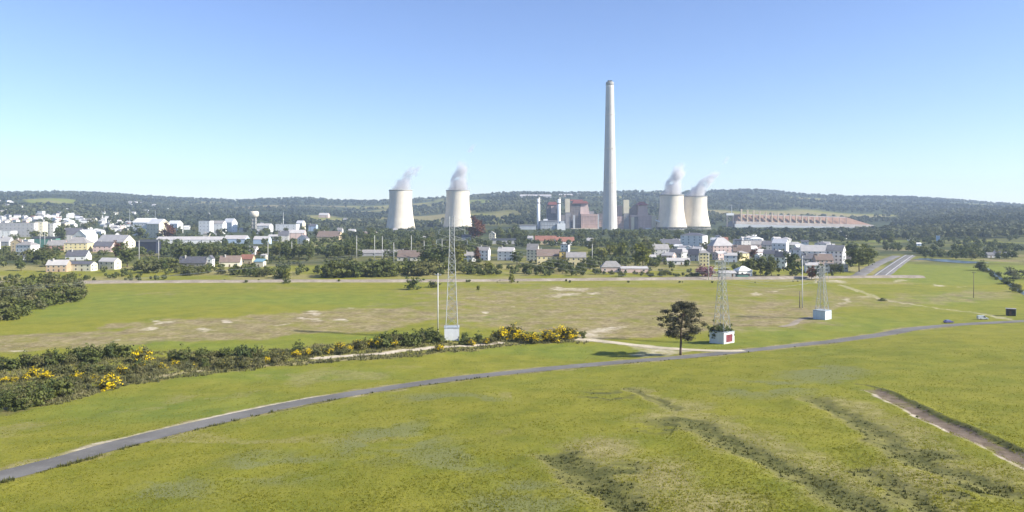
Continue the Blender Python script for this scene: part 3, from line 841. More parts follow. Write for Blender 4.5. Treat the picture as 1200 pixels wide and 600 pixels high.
# ------------------------------------------------------------------ steam
def plume(tower, label, h, drift, r0, r1, dens, seed):
    X, Y, z, rt = tower
    name = 'steam_%d' % seed
    m = bpy.data.materials.new(name); m.use_nodes = True; nt = m.node_tree; nt.nodes.clear()
    out = nt.nodes.new('ShaderNodeOutputMaterial'); v = nt.nodes.new('ShaderNodeVolumePrincipled')
    v.inputs['Color'].default_value = (.97, .97, .98, 1); v.inputs['Anisotropy'].default_value = .3
    nt.links.new(v.outputs[0], out.inputs['Volume'])
    tc = nt.nodes.new('ShaderNodeTexCoord'); sx = nt.nodes.new('ShaderNodeSeparateXYZ'); nt.links.new(tc.outputs['Object'], sx.inputs[0])
    k = n_range(nt, sx.outputs[2], 0, h)                                      # 0 at the rim, 1 at the tip
    off = n_math(nt, 'MULTIPLY', n_math(nt, 'POWER', k, 1.35), drift)
    nz = n_noise(nt, .045, 4, .6, tc.outputs['Object'])
    wob = n_math(nt, 'MULTIPLY', n_math(nt, 'SUBTRACT', n_noise(nt, .028, 2, .5, tc.outputs['Object']), .5), 22.0)
    dx = n_math(nt, 'ADD', n_math(nt, 'SUBTRACT', sx.outputs[0], off), wob)
    rr = n_range(nt, k, 0, 1, r0, r1)
    d2 = n_math(nt, 'DIVIDE', n_math(nt, 'SQRT', n_math(nt, 'ADD', n_math(nt, 'POWER', n_math(nt, 'ABSOLUTE', dx), 2.0), n_math(nt, 'POWER', n_math(nt, 'ABSOLUTE', sx.outputs[1]), 2.0))), rr)
    body = n_range(nt, d2, 1.0, .5)
    cloud = n_range(nt, n_math(nt, 'ADD', nz, n_math(nt, 'MULTIPLY', k, -.10)), .34, .54)
    fade = n_math(nt, 'MULTIPLY', n_range(nt, k, 1.0, .6), n_range(nt, k, 0, .03))
    den = n_math(nt, 'MULTIPLY', n_math(nt, 'MULTIPLY', body, cloud), n_math(nt, 'MULTIPLY', fade, dens))
    nt.links.new(den, v.inputs['Density'])
    mb = MB(); prof = []
    n, rows = 20, 12; rs = np.random.RandomState(seed)
    for j in range(rows + 1):
        k = j / rows; r = (r0 + (r1 - r0) * k) * 1.12 * (.6 if j == rows else 1)
        for i in range(n):
            a = 2 * math.pi * i / n; q = r * (1 + .12 * rs.rand())
            mb.v.append((drift * k ** 1.35 + q * math.cos(a), q * math.sin(a), k * h))
    for j in range(rows):
        for i in range(n):
            i2 = (i + 1) % n; mb.f.append((j*n+i, j*n+i2, (j+1)*n+i2, (j+1)*n+i)); mb.m.append(0)
    mb.f.append(tuple(reversed(range(n)))); mb.f.append(tuple(rows*n + i for i in range(n))); mb.m += [0, 0]
    o = mb.build('steam_plume', m)
    o.location = (X, Y, z + 1.0)
    tag(o, label, 'steam', 'steam plumes over the cooling towers')
plume(TOWERS[0], 'thin wisp of steam bending right over the leftmost cooling tower', 68, 46, 28, 18, .14, 1)
plume(TOWERS[1], 'upright white steam plume over the second cooling tower from the left', 84, 15, 31, 15, .25, 2)
plume(TOWERS[2], 'tallest narrow steam plume over the tower next to the boiler house', 92, 30, 31, 17, .25, 3)
plume(TOWERS[3], 'steam plume drifting right over the rightmost cooling tower', 74, 68, 30, 18, .20, 4)

X_, Y_, Z_, R_ = TOWERS[1]
plume((X_ + 32, Y_, Z_ + 104, 8), 'faint detached puff of steam high right of the second cooling tower', 26, 18, 10, 9, .07, 5)
X_, Y_, Z_, R_ = TOWERS[3]
plume((X_ + 84, Y_, Z_ + 92, 8), 'faint detached puff of steam high right of the rightmost cooling tower', 24, 12, 10, 9, .05, 6)

# ------------------------------------------------------------------ lattice pylons
m_boxw = solid('box_white', (.66, .68, .68), .8, .12, .3, streak=.8)
m_boxb = solid('box_blue_white', (.55, .64, .70), .8, .12, .3, streak=.8)
m_boxg = solid('box_grey', (.33, .37, .40), .8, .15, .3)
m_mural = solid('mural_red', (.20, .045, .055), .8, .4, .8)
def pylon(px, py, top_row, boxspec, label, yaw):
    X, Y = P(px, py); z = gz(X, Y); hgt = zrow(top_row, Y) - z
    t = thing('lattice_pylon', label, 'pylon', (X, Y, z), yaw, 'lattice power pylons')
    wb, wt = 2.85, 1.0
    def half(k): return wb + (wt - wb) * min(1, k / .78) ** .9
    levels = [0]; k = 0
    while k < .985:
        k = min(1, k + max(.035, half(k) * 2.0 / hgt)); levels.append(k)
    cor = ((1, 1), (-1, 1), (-1, -1), (1, -1))
    for sx, sy in cor:
        mb = MB()
        for a, b in zip(levels[:-1], levels[1:]):
            mb.tube((sx*half(a), sy*half(a), a*hgt - (.4 if a == 0 else 0)), (sx*half(b), sy*half(b), b*hgt), .13, n=4)
        mb.build('leg', m_galv, t)
    for a, b in zip(levels[:-1], levels[1:]):
        mb = MB(); ha, hb = half(a), half(b)
        for i in range(4):
            c0, c1 = cor[i], cor[(i + 1) % 4]
            mb.tube((c0[0]*ha, c0[1]*ha, a*hgt), (c1[0]*hb, c1[1]*hb, b*hgt), .065, n=3, cap=False)
            mb.tube((c1[0]*ha, c1[1]*ha, a*hgt), (c0[0]*hb, c0[1]*hb, b*hgt), .065, n=3, cap=False)
            mb.tube((c0[0]*hb, c0[1]*hb, b*hgt), (c1[0]*hb, c1[1]*hb, b*hgt), .058, n=3, cap=False)
        mb.build('bracing', m_galv, t)
    tips = []
    for k, ln in ((.80, 6.5), (.88, 5.5), (.96, 4.5)):
        for s in (-1, 1):
            mb = MB(); zz = k * hgt; w = half(k)
            for sy in (-1, 1):
                mb.tube((s*w, sy*w, zz), (s*ln, 0, zz), .05, n=3); mb.tube((s*w, sy*w, zz + 1.6), (s*ln, 0, zz), .045, n=3)
            mb.build('cross_arm', m_galv, t)
            mb = MB(); mb.tube((s*ln, 0, zz), (s*ln, 0, zz - 1.8), .10, n=5); mb.build('insulator', m_boxg, t)
            tips.append((s*ln, 0, zz - 1.8))
    ca, sa = math.cos(yaw), math.sin(yaw)
    tips = [(X + x*ca, Y + x*sa, z + q) for x, _, q in tips]
    hw, hh, m_side = boxspec
    # the masonry box round the pylon's foot: four separate walls
    for i in range(4):
        mb = MB(); mb.box(-hw, hw, -hw, -hw + .25, -.5, hh); o = mb.build('base_wall', m_side, t); o.rotation_euler = (0, 0, i * math.pi / 2)
        if i % 2: o.scale = (1 - .25 / hw, 1, 1)
    mb = MB(); mb.box(-hw - .15, hw + .15, -hw - .15, hw + .15, hh + .01, hh + .22); mb.build('coping', m_boxg, t)
    return t, tips, (X, Y, z)
PYL1 = pylon(529.5, 398, 252, (3.1, 5.4, m_boxw), 'lattice pylon with plain white walled base beside the gorse', R(4))
PYL2 = pylon(846, 401.5, 302, (3.5, 4.6, m_boxw), 'lattice pylon with ivy topped white base and red painted panel', R(38))
PYL3 = pylon(963.5, 374, 312, (3.2, 4.4, m_boxb), 'lattice pylon with pale blue walled base near the bend of the lane', R(40))
# red mural on the sunlit wall of the middle pylon
t = PYL2[0]
mb = MB(); mb.box(-2.1, 2.1, -3.58, -3.53, .7, 3.7); mb.build('mural_panel', m_mural, t)
mb = MB()
for q in ((-2.3, -2.12), (2.12, 2.3)): mb.box(q[0], q[1], -3.60, -3.53, .5, 3.9)
mb.box(-2.1, 2.1, -3.60, -3.53, .5, .68); mb.box(-2.1, 2.1, -3.60, -3.53, 3.72, 3.9); mb.build('mural_frame', m_boxw, t)
# wires
m_wire = solid('wire', (.30, .31, .32), .5)
def wire(a, b, sag, label):
    mb = MB(); n = 24; a, b = np.array(a), np.array(b)
    pts = [a + (b - a) * i / n - np.array([0, 0, sag * 4 * (i / n) * (1 - i / n)]) for i in range(n + 1)]
    for p, q in zip(pts[:-1], pts[1:]): mb.tube(p, q, .035, n=3, cap=False)
    tag(mb.build('power_line', m_wire), label, 'wire', 'overhead power lines')
for i in (0, 1, 2, 3): wire(PYL1[1][i], PYL2[1][i], 3.5, 'thin overhead wire from the tallest pylon to the ivy topped one, ' + ('lowest left', 'lowest right', 'middle left', 'middle right')[i])
for i in (0, 1, 2, 3): wire(PYL2[1][i], PYL3[1][i], 3.0, 'thin overhead wire from the ivy topped pylon to the pale blue one, ' + ('lowest left', 'lowest right', 'middle left', 'middle right')[i])
for i, (y, ye) in enumerate(((349, 300), (344.5, 305))):
    wire(PYL1[1][i], (-.86 * ye, ye, zrow(y, ye)), 2.5, ('lower', 'upper')[i] + ' thin overhead wire running left from the tallest pylon across the thicket')

# ------------------------------------------------------------------ poles
m_pole = solid('pale_pole', (.58, .57, .54), .7, .12, .3)
m_polewood = solid('weathered_wood', (.16, .13, .11), .9, .25, .5)
def pole(px, py, top, r, m, label, arm=True):
    X, Y = P(px, py); z = gz(X, Y); h = zrow(top, Y) - z
    t = thing('utility_pole', label, 'pole', (X, Y, z), RNG.uniform(-.5, .5), 'utility poles')
    mb = MB(); mb.tube((0, 0, -.5), (0, 0, h), r, r * .6, n=8); mb.build('shaft', m, t, True)
    if arm:
        mb = MB(); mb.box(-r * 5, r * 5, -.1, .1, h - .9, h - .65); mb.build('cross_arm', m, t)
        for x in (-r * 4.5, r * 4.5):
            mb = MB(); mb.tube((x, 0, h - .65), (x, 0, h - .25), .08, n=5); mb.build('insulator', m_boxg, t)
pole(513.2, 390, 320, .30, m_pole, 'tall slim white pole just left of the tallest lattice pylon')
pole(940.2, 361, 300, .32, m_pole, 'tall pale pole left of the pale blue based pylon')
pole(937.2, 360.5, 341, .30, m_polewood, 'short dark post beside the tall pale pole', False)
pole(1141, 349, 318, .22, m_polewood, 'dark wooden pole alone on the right meadow')
pole(830.5, 328, 296, .30, m_pole, 'pale mast in front of the yellow apartment house')
for x, y, tp, lab in ((208,305,287,'above the slate farmhouse'),(314,306,283,'right of the orange ended house'),(342,304,283,'over the scrub right of the orange ended house'),
        (418,305,276,'beside the small white hut'),(439,305,276,'leftmost of a close row in the tree belt'),(448,305,277,'middle of a close row in the tree belt'),(461.5,308,284,'before the bushy hedge left of the tan roofed house'),
        (482,305,276,'right end of a close row in the tree belt'),(497,306,282,'over the long tan roofed house'),(518,306,280,'left of the yellow green bushes'),(694,308,286,'right of the yellow houses'),
        (163,308,282,'at the dark navy shadow block'),(186,305,282,'left end of the low white warehouse'),(47,291,271,'left of the pair behind the white villa'),(52.5,291,271,'right of the pair behind the white villa')):
    pole(x, y, tp, .34, m_pole, 'slender pale street pole ' + lab, False)

# ------------------------------------------------------------------ buildings of the town
WALLS = {
 'white': solid('plaster_white', (.76, .75, .72), .85, .08, .15, streak=.5), 'cream': solid('plaster_cream', (.70, .65, .50), .85, .1, .15, streak=.5),
 'yellow': solid('plaster_yellow', (.70, .60, .33), .85, .1, .15, streak=.5), 'tan': solid('brick_tan', (.46, .34, .23), .9, .15, .3),
 'pink': solid('brick_pink', (.50, .27, .24), .9, .15, .3), 'grey': solid('render_grey', (.44, .43, .42), .9, .12, .2, streak=.5),
 'mustard': solid('plaster_mustard', (.55, .40, .11), .85, .12, .2), 'blue': solid('sheet_pale_blue', (.46, .56, .68), .6, .1, .2),
 'orange': solid('plaster_orange', (.62, .36, .11), .85, .12, .2), 'navy': solid('shadow_navy', (.028, .034, .055), .8, .3, .2),  # navy: near-black colour that paints shade, used for the shadow block
 'stone': solid('field_stone', (.33, .30, .26), .95, .25, .5), 'rose': solid('plaster_rose', (.60, .45, .40), .85, .1, .2),
 'green': solid('sheet_green', (.10, .22, .18), .7, .2, .2), 'ochre': solid('plaster_ochre', (.52, .42, .26), .85, .12, .2)}
ROOFS = {
 'slate': solid('roof_slate', (.115, .115, .13), .6, .25, .5), 'grey': solid('roof_fibre_cement', (.27, .255, .245), .85, .2, .3),
 'pale': solid('roof_pale_sheet', (.42, .40, .385), .8, .15, .2), 'red': solid('roof_red_tile', (.27, .125, .09), .85, .25, .4),
 'white': solid('roof_white_sheet', (.68, .67, .65), .7, .1, .2), 'brown': solid('roof_brown', (.20, .15, .125), .85, .2, .4),
 'blue': solid('roof_tarp_blue', (.16, .28, .34), .7, .2, .3), 'dark': solid('roof_dark', (.05, .055, .06), .8, .2, .3)}
m_frame = solid('window_frame', (.62, .62, .60), .6, .05)
m_glass, _nt, _b, _ = mat_new('window_glass'); _b.inputs['Base Color'].default_value = (.035, .045, .055, 1); _b.inputs['Roughness'].default_value = .12
m_door = solid('door_brown', (.13, .08, .05), .7, .2, .4)
m_chimpot = solid('chimney_render', (.55, .52, .47), .9, .15, .3)
mb = MB(); mb.box(-.5, .5, -.05, .06, 0, 1, 0); mb.box(-.42, .42, -.056, -.052, .06, .94, 1)
WIN_ME = mb.mesh('window', [m_frame, m_glass])
mb = MB(); mb.box(-.5, .5, -.06, .06, 0, 1); DOOR_ME = mb.mesh('door', m_door)
mb = MB(); mb.box(-.5, .5, -.5, .5, 0, 1); mb.box(-.6, .6, -.6, .6, .88, 1.04); CHIM_ME = mb.mesh('chimney', m_chimpot)

HOUSES = []        # world footprints, to keep trees off
def gable_roof(mb, w, d, ze, zr, ov=.5, th=.28):
    hw, hd = w / 2 + ov, d / 2 + ov
    sl = (zr - ze) / (d / 2)
    for s in (-1, 1):
        y0, z0 = s * hd, ze - sl * ov
        a = [(-hw, y0, z0), (hw, y0, z0), (hw, 0, zr), (-hw, 0, zr)]
        b = [(x, y, z + th) for x, y, z in a]
        mb.face(a if s > 0 else a[::-1]); mb.face(b[::-1] if s > 0 else b)
        mb.face([a[0], a[1], b[1], b[0]]); mb.face([a[1], a[2], b[2], b[1]]); mb.face([a[3], a[0], b[0], b[3]])
def hip_roof(mb, w, d, ze, zr, ov=.5):
    hw, hd = w / 2 + ov, d / 2 + ov; r = max(.2, w / 2 - d / 2)
    c = [(-hw,-hd,ze),(hw,-hd,ze),(hw,hd,ze),(-hw,hd,ze)]; e = [(-r,0,zr),(r,0,zr)]
    mb.face([c[0],c[1],e[1],e[0]]); mb.face([c[1],c[2],e[1]]); mb.face([c[2],c[3],e[0],e[1]]); mb.face([c[3],c[0],e[0]]); mb.face(c[::-1])
def building(l, r, base, eave, ridge, wall, roof, label, cat='house', name='house', kind='gable', yaw=0.0, depth=.6, wins=None, floors=None,
             chim=1, group=None, gable_front=False, pt=None, size=None, ldg=True):
    if pt is None:
        X, Y = P((l + r) / 2, base); s = Y / F
        a = abs(R(yaw))
        sil = (r - l) * s
        w = sil / (math.cos(a) + depth * math.sin(a)); d = w * depth
        he, hr = max(2.2, (base - eave) * s), max(0.2, (eave - ridge) * s)
    else:
        X, Y = pt; w, d, he, hr = size; s = Y / F
    if d > 26: d = 26.0
    if d < 5: d = 5.0
    Yc = Y + d * .35
    X = X * Yc / Y
    yw = R(yaw)
    if gable_front: yw += math.pi / 2; w, d = d, w
    ca, sa = math.cos(yw), math.sin(yw)
    cs = np.array([(sx * w / 2 * ca - sy * d / 2 * sa + X, sx * w / 2 * sa + sy * d / 2 * ca + Yc) for sx in (-1, 1) for sy in (-1, 1)])
    zc = base_z(cs[:, 0], cs[:, 1]); z = float(zc.min())
    t = thing(name, label, cat, (X, Yc, z), yw, group)
    HOUSES.append((X, Yc, max(w, d) * .62))
    ze = he; W = WALLS[wall]; RF = ROOFS[roof]
    mb = MB(); mb.box(-w/2, w/2, -d/2, d/2, -.6, ze)
    if kind == 'gable':
        for s_ in (-1, 1):
            tri = [(s_*w/2, -d/2, ze), (s_*w/2, d/2, ze), (s_*w/2, 0, ze + hr - .05)]
            mb.face(tri if s_ > 0 else tri[::-1])
    mb.build('wall', W, t)
    mb = MB()
    if kind == 'gable': gable_roof(mb, w, d, ze, ze + hr, .35 if ldg else .15)
    elif kind == 'hip': hip_roof(mb, w, d, ze + .01, ze + hr)
    elif kind == 'shed':
        mb.face([(-w/2-.3,-d/2-.3,ze+.02),(w/2+.3,-d/2-.3,ze+.02),(w/2+.3,d/2+.3,ze+hr),(-w/2-.3,d/2+.3,ze+hr)])
        mb.face([(-w/2-.3,-d/2-.3,ze-.2),(-w/2-.3,d/2+.3,ze+hr-.2),(w/2+.3,d/2+.3,ze+hr-.2),(w/2+.3,-d/2-.3,ze-.2)])
        mb.face([(-w/2-.3,-d/2-.3,ze-.2),(w/2+.3,-d/2-.3,ze-.2),(w/2+.3,-d/2-.3,ze+.02),(-w/2-.3,-d/2-.3,ze+.02)])
    else:
        mb.box(-w/2-.15, w/2+.15, -d/2-.15, d/2+.15, ze + .01, ze + .35)
        mb.box(-w/2-.15, w/2+.15, -d/2-.15, -d/2+.1, ze + .36, ze + .8); mb.box(w/2-.1, w/2+.15, -d/2+.11, d/2+.15, ze + .36, ze + .8); mb.box(-w/2-.15, -w/2+.1, -d/2+.11, d/2+.15, ze + .36, ze + .8)
    rf = mb.build('roof', RF, t)
    for i in range(chim):
        c = link('chimney', CHIM_ME, rf, ((-.28 + .5 * i + RNG.uniform(-.05, .05)) * w, RNG.choice((-.12, .12)) * d, ze + (hr * .55 if kind in ('gable', 'hip') else .3)))
        c.scale = (.9, .9, 1.6 + (hr * .4 if kind != 'flat' else .6))
    nf = floors if floors else max(1, min(4, int(he / 3.0)))
    nw = wins if wins is not None else max(2, min(5, int(w / 3.4)))
    if nw == 0: return t
    fh = he / nf; wh = min(1.7, fh * .48); wwid = min(1.7, w / nw * .5)
    for side in range(2):                      # the front, and the end turned towards the camera
        if side == 0: n, ln, rot = nw, w, 0
        else: n, ln, rot = max(1, min(2, int(d / 4.5))), d, (math.pi / 2 if yw <= 0.02 else -math.pi / 2)
        for f in range(nf):
            for i in range(n):
                x = -ln / 2 + ln * (i + .5) / n
                zz = f * fh + fh * .32
                if side == 0: p = (x, -d / 2 - .008, zz)
                elif rot > 0: p = (w / 2 + .008, x, zz)
                else: p = (-w / 2 - .008, x, zz)
                if side == 0 and f == 0 and i == n // 2:
                    o = link('door', DOOR_ME, t, (x, -d / 2 - .01, 0.0)); o.scale = (1.3, 1, min(2.3, fh * .8)); continue
                o = link('window', WIN_ME, t, p, rot); o.scale = (wwid, 1, wh)
    return t

B = building
# nearest row, left to right
B(57,81,318.5,310.5,305,'tan','pale','tan brick house with pale grey roof at the left edge of the meadow',yaw=8,wins=4)
B(81,112,317.5,309.5,306.5,'cream','slate','low cream shed joined to the tan brick house by a slate roof',cat='shed',name='shed',yaw=-6,depth=.4,wins=4,chim=0)
B(117,141,315.5,306.5,302.5,'cream','pale','low cream annexe with pale roof left of the round dark bush',cat='shed',name='shed',yaw=-14,depth=.5,wins=3,chim=0)
B(80,104,305,300,293.5,'white','slate','slate roofed house directly behind the low cream sheds',yaw=3,wins=3)
B(29,43,305,301,298.5,'white','slate','tiny white shed with slate roof below the big white villa',cat='shed',name='shed',yaw=10,wins=1,chim=0)
B(21,44,299,287,283,'white','grey','big white stepped villa before the dark shelter',kind='hip',yaw=-12,wins=4,floors=3)
B(25,38,297,281.5,280.5,'white','white','white upper block of the big stepped villa',kind='flat',yaw=-12,wins=2,floors=3,chim=1,depth=.7)
B(15,27,298,284,280,'ochre','brown','ochre gabled house touching the left side of the big white villa',yaw=0,gable_front=True,wins=2)
B(57,78,293,287.5,281.5,'pink','grey','pink brick house with grey roof left of the pale yellow villa',yaw=5,wins=4)
B(79,106,295,285,278,'yellow','grey','pale yellow villa with wide grey roof',kind='hip',yaw=4,wins=5)
B(0,15,288,283,277.5,'grey','pale','grey house with pale roof at the left picture edge',yaw=-8,wins=2)
B(-14,-1,292,284,279,'white','slate','white house just beyond the left picture edge',yaw=-8,wins=2)
B(112,134,295,288.5,283.5,'rose','slate','rose plastered house with long slate roof right of the yellow villa',yaw=2,wins=4)
B(112,160,292,283,275.5,'cream','pale','long pale roofed hall with cream gable end beside the round tree',cat='hall',name='hall',yaw=-24,depth=.35,wins=5,chim=0)
B(162,186,297,283.5,281,'navy','dark','dark navy block standing in for shadow and greenery under the long pale roof line',cat='shed',name='shed',kind='shed',yaw=3,wins=0,chim=0)  # no real shed: dark box painted as a shadowed patch of vegetation
B(38,68,290,279.5,277.2,'green','dark','long dark green shelter behind the big white villa',cat='shed',name='shed',kind='shed',yaw=0,depth=.3,wins=0,chim=0)
B(186,262,285.5,281,277.5,'white','pale','long low white warehouse left of the pale blue sheds',cat='warehouse',name='warehouse',yaw=1,depth=.2,wins=5,chim=0)
B(264,291,285.5,280,276,'blue','pale','pale blue sheet metal shed right of the long white warehouse',cat='shed',name='shed',yaw=-4,depth=.5,wins=0,chim=0)
B(298,317,286,280.5,277,'blue','pale','smaller pale blue shed behind the orange ended house',cat='shed',name='shed',yaw=-4,depth=.5,wins=0,chim=0)
B(281,303,298.5,293.5,288.5,'white','grey','white house with grey roof and orange side before the blue shed',yaw=-10,depth=.5,wins=3)
B(302.5,308,298.5,293,291,'orange','grey','narrow orange end block of the white grey roofed house',kind='shed',yaw=-10,wins=1,chim=0)
B(210,245,313,308,301,'stone','slate','long stone farmhouse with slate roof at the meadow edge',cat='farmhouse',name='farmhouse',yaw=-6,depth=.3,wins=5)
B(243,250.5,313,303,299.5,'white','slate','narrow white gabled annexe at the right end of the slate farmhouse',gable_front=True,yaw=-6,wins=1,chim=0)
B(258,283,312.5,307,300,'cream','brown','brown roofed cream cottage right of the slate farmhouse',yaw=9,wins=3)
B(283,298,309,303.5,298.5,'ochre','red','ochre barn with red roof between cottage and blue tarpaulin shed',cat='barn',name='barn',yaw=-5,wins=2,chim=0)
B(298,311,312.5,306.5,303.5,'cream','blue','small shed covered with blue sheeting at the meadow edge',cat='shed',name='shed',kind='shed',yaw=-8,wins=1,chim=0)
B(306,313,305,299,297.5,'cream','pale','tiny cream shed above the blue sheeted shed',cat='shed',name='shed',kind='shed',yaw=-8,wins=1,chim=0)
B(407,414.5,297.5,292,289,'white','pale','small white gabled hut alone left of the broad green bushes',cat='hut',name='hut',gable_front=True,yaw=-8,wins=1,chim=0)
B(466,496,305.5,301,293.5,'cream','brown','long house with tan brown roof and cream front behind the hedge',yaw=-5,depth=.4,wins=5)
B(420,470,300,296.5,293,'grey','grey','long low grey roofed barn left of the tan roofed house',cat='barn',name='barn',yaw=0,depth=.22,wins=4,chim=0)
B(543.5,558,306.5,299.5,295.5,'white','grey','white house left of the red brown tree',yaw=8,wins=3)
B(559,575,305,293.5,289.5,'white','grey','taller white house right of the red brown tree, lit end wall',yaw=-18,wins=3,floors=3)
B(543,548,296,290,288,'white','pale','white chimney like turret above the twin white houses',kind='flat',yaw=0,wins=1,chim=0,depth=.9)
B(583,604,305,294.5,290,'white','pale','white house with pale roof half hidden by a dark tree',yaw=-14,wins=3)
B(617,632,306,292.5,286,'cream','grey','cream gabled house at the left end of the yellow row',yaw=-16,wins=3)
B(629,656,309.5,300,292.5,'yellow','brown','yellow house with brown roof left of the mustard tower block',yaw=0,wins=5)
B(655.5,663,310,295.5,294.5,'mustard','dark','mustard yellow stair block between the two yellow houses',kind='flat',yaw=0,wins=1,chim=0,depth=.9)
B(663,687,310.5,301.5,296,'yellow','grey','yellow house with grey roof right of the mustard block',yaw=-4,wins=4)
B(657,668,303,287,285,'white','slate','white box shaped house behind the mustard block',kind='flat',yaw=-24,wins=2)
B(627,652,286.5,282,276.5,'ochre','red','long red tiled barn behind the yellow houses',cat='barn',name='barn',yaw=0,depth=.35,wins=0,chim=0)
B(650,673,287,283,278,'white','red','red roofed house right of the long red tiled barn',yaw=4,wins=3)
B(687.5,695.5,289,282,279,'white','pale','small white house alone right of the red roofs',yaw=-10,wins=2)
B(704,728,319,313,306,'rose','grey','grey roofed rose pavilion at the gravel road, left part',cat='pavilion',name='pavilion',kind='hip',yaw=0,depth=.5,wins=3,chim=0)
B(727,759,319.5,314.5,312.5,'rose','pale','low rose walled lean-to at the right end of the grey pavilion',cat='pavilion',name='pavilion',kind='shed',yaw=0,depth=.3,wins=3,chim=0)
B(576,606,286,281.5,279.5,'grey','dark','long dark open shed left of the red tiled barn',cat='shed',name='shed',kind='shed',yaw=0,depth=.3,wins=0,chim=0)
B(573,581,281,274,271.5,'cream','pale','small cream gabled house above the long dark shed',gable_front=True,yaw=-10,wins=1)
B(618,625,285,279,276.5,'grey','pale','small grey house at the left end of the red tiled barn',yaw=-10,wins=1)
# right hand quarter
B(797,829.5,289.5,276,272.8,'white','slate','tall white apartment block below the rightmost cooling tower',cat='apartment block',name='apartment_block',kind='hip',yaw=-32,wins=4,floors=4,depth=.7)
B(800,813,298,291.5,288,'white','pale','small white gabled house in front of the tall white apartment block',gable_front=True,yaw=-16,wins=2)
B(763,784,299,292,286.5,'grey','grey','grey house with broad roof at the left end of the right quarter',yaw=10,wins=3)
B(772,797,292,286,280.5,'grey','slate','dark slate roofed house left of the tall white apartment block',yaw=8,wins=3)
B(784,800,304,297,292,'grey','slate','small slate roofed house below the broad grey roof',yaw=-20,wins=3)
B(781,808,310,305.5,302.5,'white','pale','long low white bungalow before the slate roofed houses',cat='bungalow',name='bungalow',yaw=-4,depth=.35,wins=4,chim=0)
B(757,769,304.5,301,298.5,'white','pale','small open white carport left of the long low bungalow',cat='carport',name='carport',kind='shed',yaw=-6,wins=0,chim=0)
B(806,820,306,298.5,292,'grey','slate','steep slate roofed house left of the yellow apartment house',yaw=-25,wins=2)
B(819,831,311.5,296.5,293.5,'yellow','grey','pale yellow three storey apartment house behind the pink tree',cat='apartment house',name='apartment_house',kind='hip',yaw=-6,wins=3,floors=4)
B(831,858,298.5,288,278.5,'rose','pale','large hall with pale roof and red gable strip',cat='hall',name='hall',kind='hip',yaw=6,depth=.7,wins=5,chim=0)
B(843,853,288,282,278,'white','red','white house with small red roof behind the pale hall',yaw=-4,wins=2)
B(848,864,307,299.5,296.5,'white','pale','small white house with pale roof below the large hall',yaw=-12,wins=2)
B(858,880,303,295.5,287.5,'grey','brown','brown grey roofed house right of the large hall',yaw=-10,wins=3)
B(868,896,294,286.5,282,'rose','grey','long rose house with grey roof at the back of the right quarter',yaw=-4,depth=.4,wins=5)
B(893,909,296,287,283,'grey','slate','grey house left of the high white gabled house',yaw=-8,wins=3)
B(905,924,299,285,280.5,'white','white','high white gabled house, brightest of the right quarter',yaw=-38,wins=3,floors=3)
B(923,941,295,287,283.5,'cream','pale','cream house right of the high white gabled house',kind='hip',yaw=-20,wins=3)
B(894,912,309,297.5,293.5,'cream','slate','cream house with slate roof behind the long clipped trees',yaw=-28,wins=3)
B(908,922,315,301,295,'white','slate','white house with steep slate roof left of the tall dark tree',yaw=-30,wins=2,floors=3)
B(861,880,323.5,317,312,'white','white','white tent roofed kiosk at the gravel road',cat='kiosk',name='kiosk',kind='hip',yaw=10,depth=.8,wins=2,chim=0)
B(843,862,324,320,317.5,'grey','pale','low grey store with pale roof left of the white kiosk',cat='store',name='store',kind='shed',yaw=0,depth=.4,wins=2,chim=0)
B(863,876,326.5,322,320.8,'green','green' if False else 'dark','low dark green container below the white kiosk',cat='container',name='container',kind='flat',yaw=0,wins=0,chim=0)
B(938,976,303,294.5,287.5,'white','pale','long apartment block with pale roof at the right end of town',cat='apartment block',name='apartment_block',yaw=-14,depth=.35,wins=6,floors=3)
B(968,991,311,294,287.5,'white','grey','apartment block with bright white end wall at the far right of town',cat='apartment block',name='apartment_block',yaw=-40,depth=.7,wins=4,floors=4)
B(940,957,311,303,297.5,'grey','slate','row house with dark roof before the long apartment block, left one',cat='row house',name='row_house',yaw=-6,wins=3)
B(954,975,312,304.5,298,'rose','brown','row house with brown roof before the long apartment block, right one',cat='row house',name='row_house',yaw=-6,wins=4)
B(943,960,320,311,308,'white','pale','white flat fronted house below the row houses',yaw=-10,wins=3)
B(966,976,319,309.5,307.5,'white','pale','narrow white house below the brown roofed row house',kind='flat',yaw=-20,wins=2)
B(977,993,318,310.5,308.5,'grey','pale','grey flat roofed annexe below the bright white end wall',cat='annexe',name='annexe',kind='flat',yaw=-10,wins=3)
B(985,998,307,298,295,'rose','brown','rose house behind the bright white end wall',yaw=-20,wins=2)
# behind the belt of trees, left half
B(44,53,277.5,260,258.8,'cream','pale','cream end of the long apartment block, brightest wall on the left',cat='apartment block',name='apartment_block',kind='flat',yaw=0,wins=2,floors=5,depth=1.0,chim=0)
B(4,43.5,277.5,261,259.5,'grey','pale','long grey apartment block behind the dark shelter',cat='apartment block',name='apartment_block',kind='flat',yaw=0,wins=8,floors=4,depth=.3,chim=1)
B(53.6,67,277,262,260.5,'white','white','white balcony block right of the cream end wall',cat='apartment block',name='apartment_block',kind='flat',yaw=-10,wins=3,floors=4,depth=.6)
B(-2,16.5,279,271,268.5,'white','white','low bright white hall at the left picture edge',cat='hall',name='hall',kind='flat',yaw=0,wins=3,chim=0)
B(90,111,285,276,269.5,'white','white','white wide gabled hall in the middle of the left town',cat='hall',name='hall',gable_front=True,yaw=-12,depth=1.1,wins=3,chim=0)
B(77,97,283,274.5,267,'grey','slate','slate roofed house left of the white gabled hall',yaw=8,wins=3)
B(158,186,278,260.5,255.5,'white','white','largest bright white factory hall left of centre',cat='factory hall',name='factory_hall',yaw=-10,depth=.7,wins=5,chim=0)
